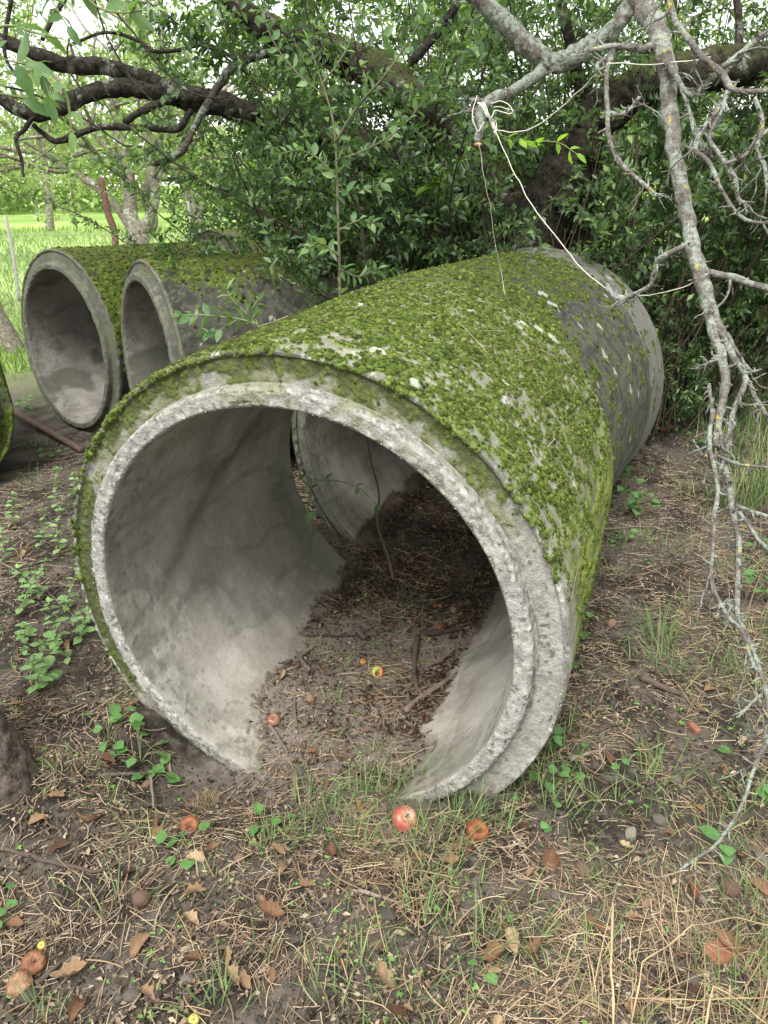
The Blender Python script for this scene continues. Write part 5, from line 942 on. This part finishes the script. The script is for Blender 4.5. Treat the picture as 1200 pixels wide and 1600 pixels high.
for px, py, h, nl, s, lab in [(165, 1140, .05, 9, .045, "low round-leaved weed left of the pipe's lower left rim"), (215, 1160, .05, 9, .042, "low green weed close to where the pipe's left rim meets the soil"), (240, 1185, .04, 6, .04, "small weed under the lower left rim of the foreground pipe"), (295, 1325, .04, 6, .045, "short green weed beside the brown rotten apple below the pipe"), (410, 1290, .05, 5, .035, "small round-leaved weed in the middle below the pipe"),
        (990, 800, .14, 16, .055, "bright green lobed weed against the right side of the second pipe"), (975, 770, .16, 12, .05, "lush weed growing tight beside the joint of the two pipes"), (915, 985, .06, 4, .05, "broad-leaved weed at the right flank of the foreground pipe, upper one"), (897, 1040, .05, 3, .045, "broad-leaved weed at the right flank of the foreground pipe, lower one"), (860, 1175, .07, 9, .045, "leafy weed in the grass at the pipe's lower right corner"), (850, 1220, .06, 7, .04, "weed just below the pipe's lower right corner"),
        (965, 1190, .03, 4, .03, "small bright seedling weed right of the pipe's lower corner"), (865, 1285, .04, 3, .03, "single small weed right of the orange rotten apple"), (1125, 1325, .05, 4, .045, "round-leaved weed near the tip of the hanging branch"), (1110, 700, .05, 9, .05, "weed in the litter behind the hanging branch"), (1195, 940, .14, 12, .05, "leafy weed at the right edge behind the branch"), (1195, 870, .10, 9, .045, "second leafy weed at the right edge, farther back"),
        (760, 1525, .03, 3, .028, "tiny bright two-leaved weed near the bottom centre"), (10, 1435, .04, 6, .035, "small bright weed at the left edge near the bottom"), (85, 715, .06, 9, .045, "bright weed beside the iron rod"), (40, 640, .08, 10, .05, "pale weed between the edge pipe and the leftmost open pipe"), (970, 845, .05, 7, .04, "small weed below the lush one, right of the front pipe"), (905, 1190, .03, 4, .03, "small weed on bare soil right of the lower pipe rim"), (1190, 1210, .05, 4, .05, "pale broad leaf weed at the right edge")]:
    weed("weed", lab, px, py, h, nl, s, M_ivy, 'round', "low weeds on the soil")
# thick dry stalks at the bottom right
for lab, pts in [("thick upright broken dry stalk near the bottom right", [(958, 1625, .93, 8), (957, 1520, .98, 8), (955, 1410, 1.02, 8)]), ("long bent dry stalk arching across the bottom right", [(985, 1600, .97, 6), (1005, 1500, 1.0, 5), (1080, 1445, 1.05, 5), (1150, 1435, 1.1, 4), (1215, 1448, 1.1, 4)]),
        ("dry stalk lying level above the bottom edge at the right", [(985, 1560, .98, 5), (1080, 1562, 1.0, 5), (1215, 1556, 1.02, 4)]), ("forked dry stalk in the bottom right corner", [(1090, 1640, .95, 7), (1115, 1540, 1.0, 6), (1150, 1560, 1.0, 5), (1200, 1600, 1.0, 4)]), ("thin dry stem standing left of the broken stalk", [(985, 1620, .98, 3), (990, 1520, 1.05, 2.5), (1010, 1430, 1.1, 2)]), ("long thin dry stem leaning right of the bare soil patch", [(1055, 1640, 1., 2.5), (1040, 1500, 1.1, 2.5), (1018, 1350, 1.25, 2)])]:
    P, r = pix(pts); mb = MB(); Q = np.vstack([P[i]*(1-w_)+P[i+1]*w_ for i in range(len(P)-1) for w_ in np.linspace(0, 1, 10, endpoint=False)[:, None]]+[P[-1]]); Q = Q+np.stack([fbm(Q*18+7*k_, 2, k_)-.5 for k_ in range(3)], -1)*.010; tube(mb, Q, np.interp(np.linspace(0, 1, len(Q)), np.linspace(0, 1, len(r)), r)*.42*(1+.5*np.exp(-((np.arange(len(Q)) % 11-5)/1.)**2)), 8, .25, 50); tag(mb.build("dry_stalk", M_drystalk, None, loc=P[0]), lab, "dry stalk", "thick dry stalks at the bottom right")
# needles and bits fallen on the pipes' crowns
q = PIPES['front']; mb = MB(); A = axis(q['yaw'], q['tilt']); Rt_ = np.array([cos(R_(q['yaw'])), -sin(R_(q['yaw'])), 0]); U_ = np.cross(Rt_, A)
for (th, t) in [(.1, .3), (.35, .55), (.45, .62), (.5, .5), (.9, .9), (1.0, 1.0), (1.02, .98), (.7, .4), (.2, 1.1), (-.3, .5), (-.25, .3), (1.25, .7), (.6, .8), (.0, .8), (-.15, 1.0)]+[(rng.uniform(-.5, 1.4), rng.uniform(.1, 1.2)) for _ in range(30)]:
    P = []; dt, dth = rng.normal(0, .04), rng.normal(0, .04)
    for s in (-1, 0, 1): a = th+dth*s; P.append(np.array(q['C'])+A*(t+dt*s)+(Rt_*sin(a)+U_*cos(a))*(q['Ro']+.013+.002*abs(s)))
    tube(mb, crom(P, 3), rng.uniform(.0006, .0014), 4)
mb.build("fallen_needles", M_straw)["kind"] = "stuff"
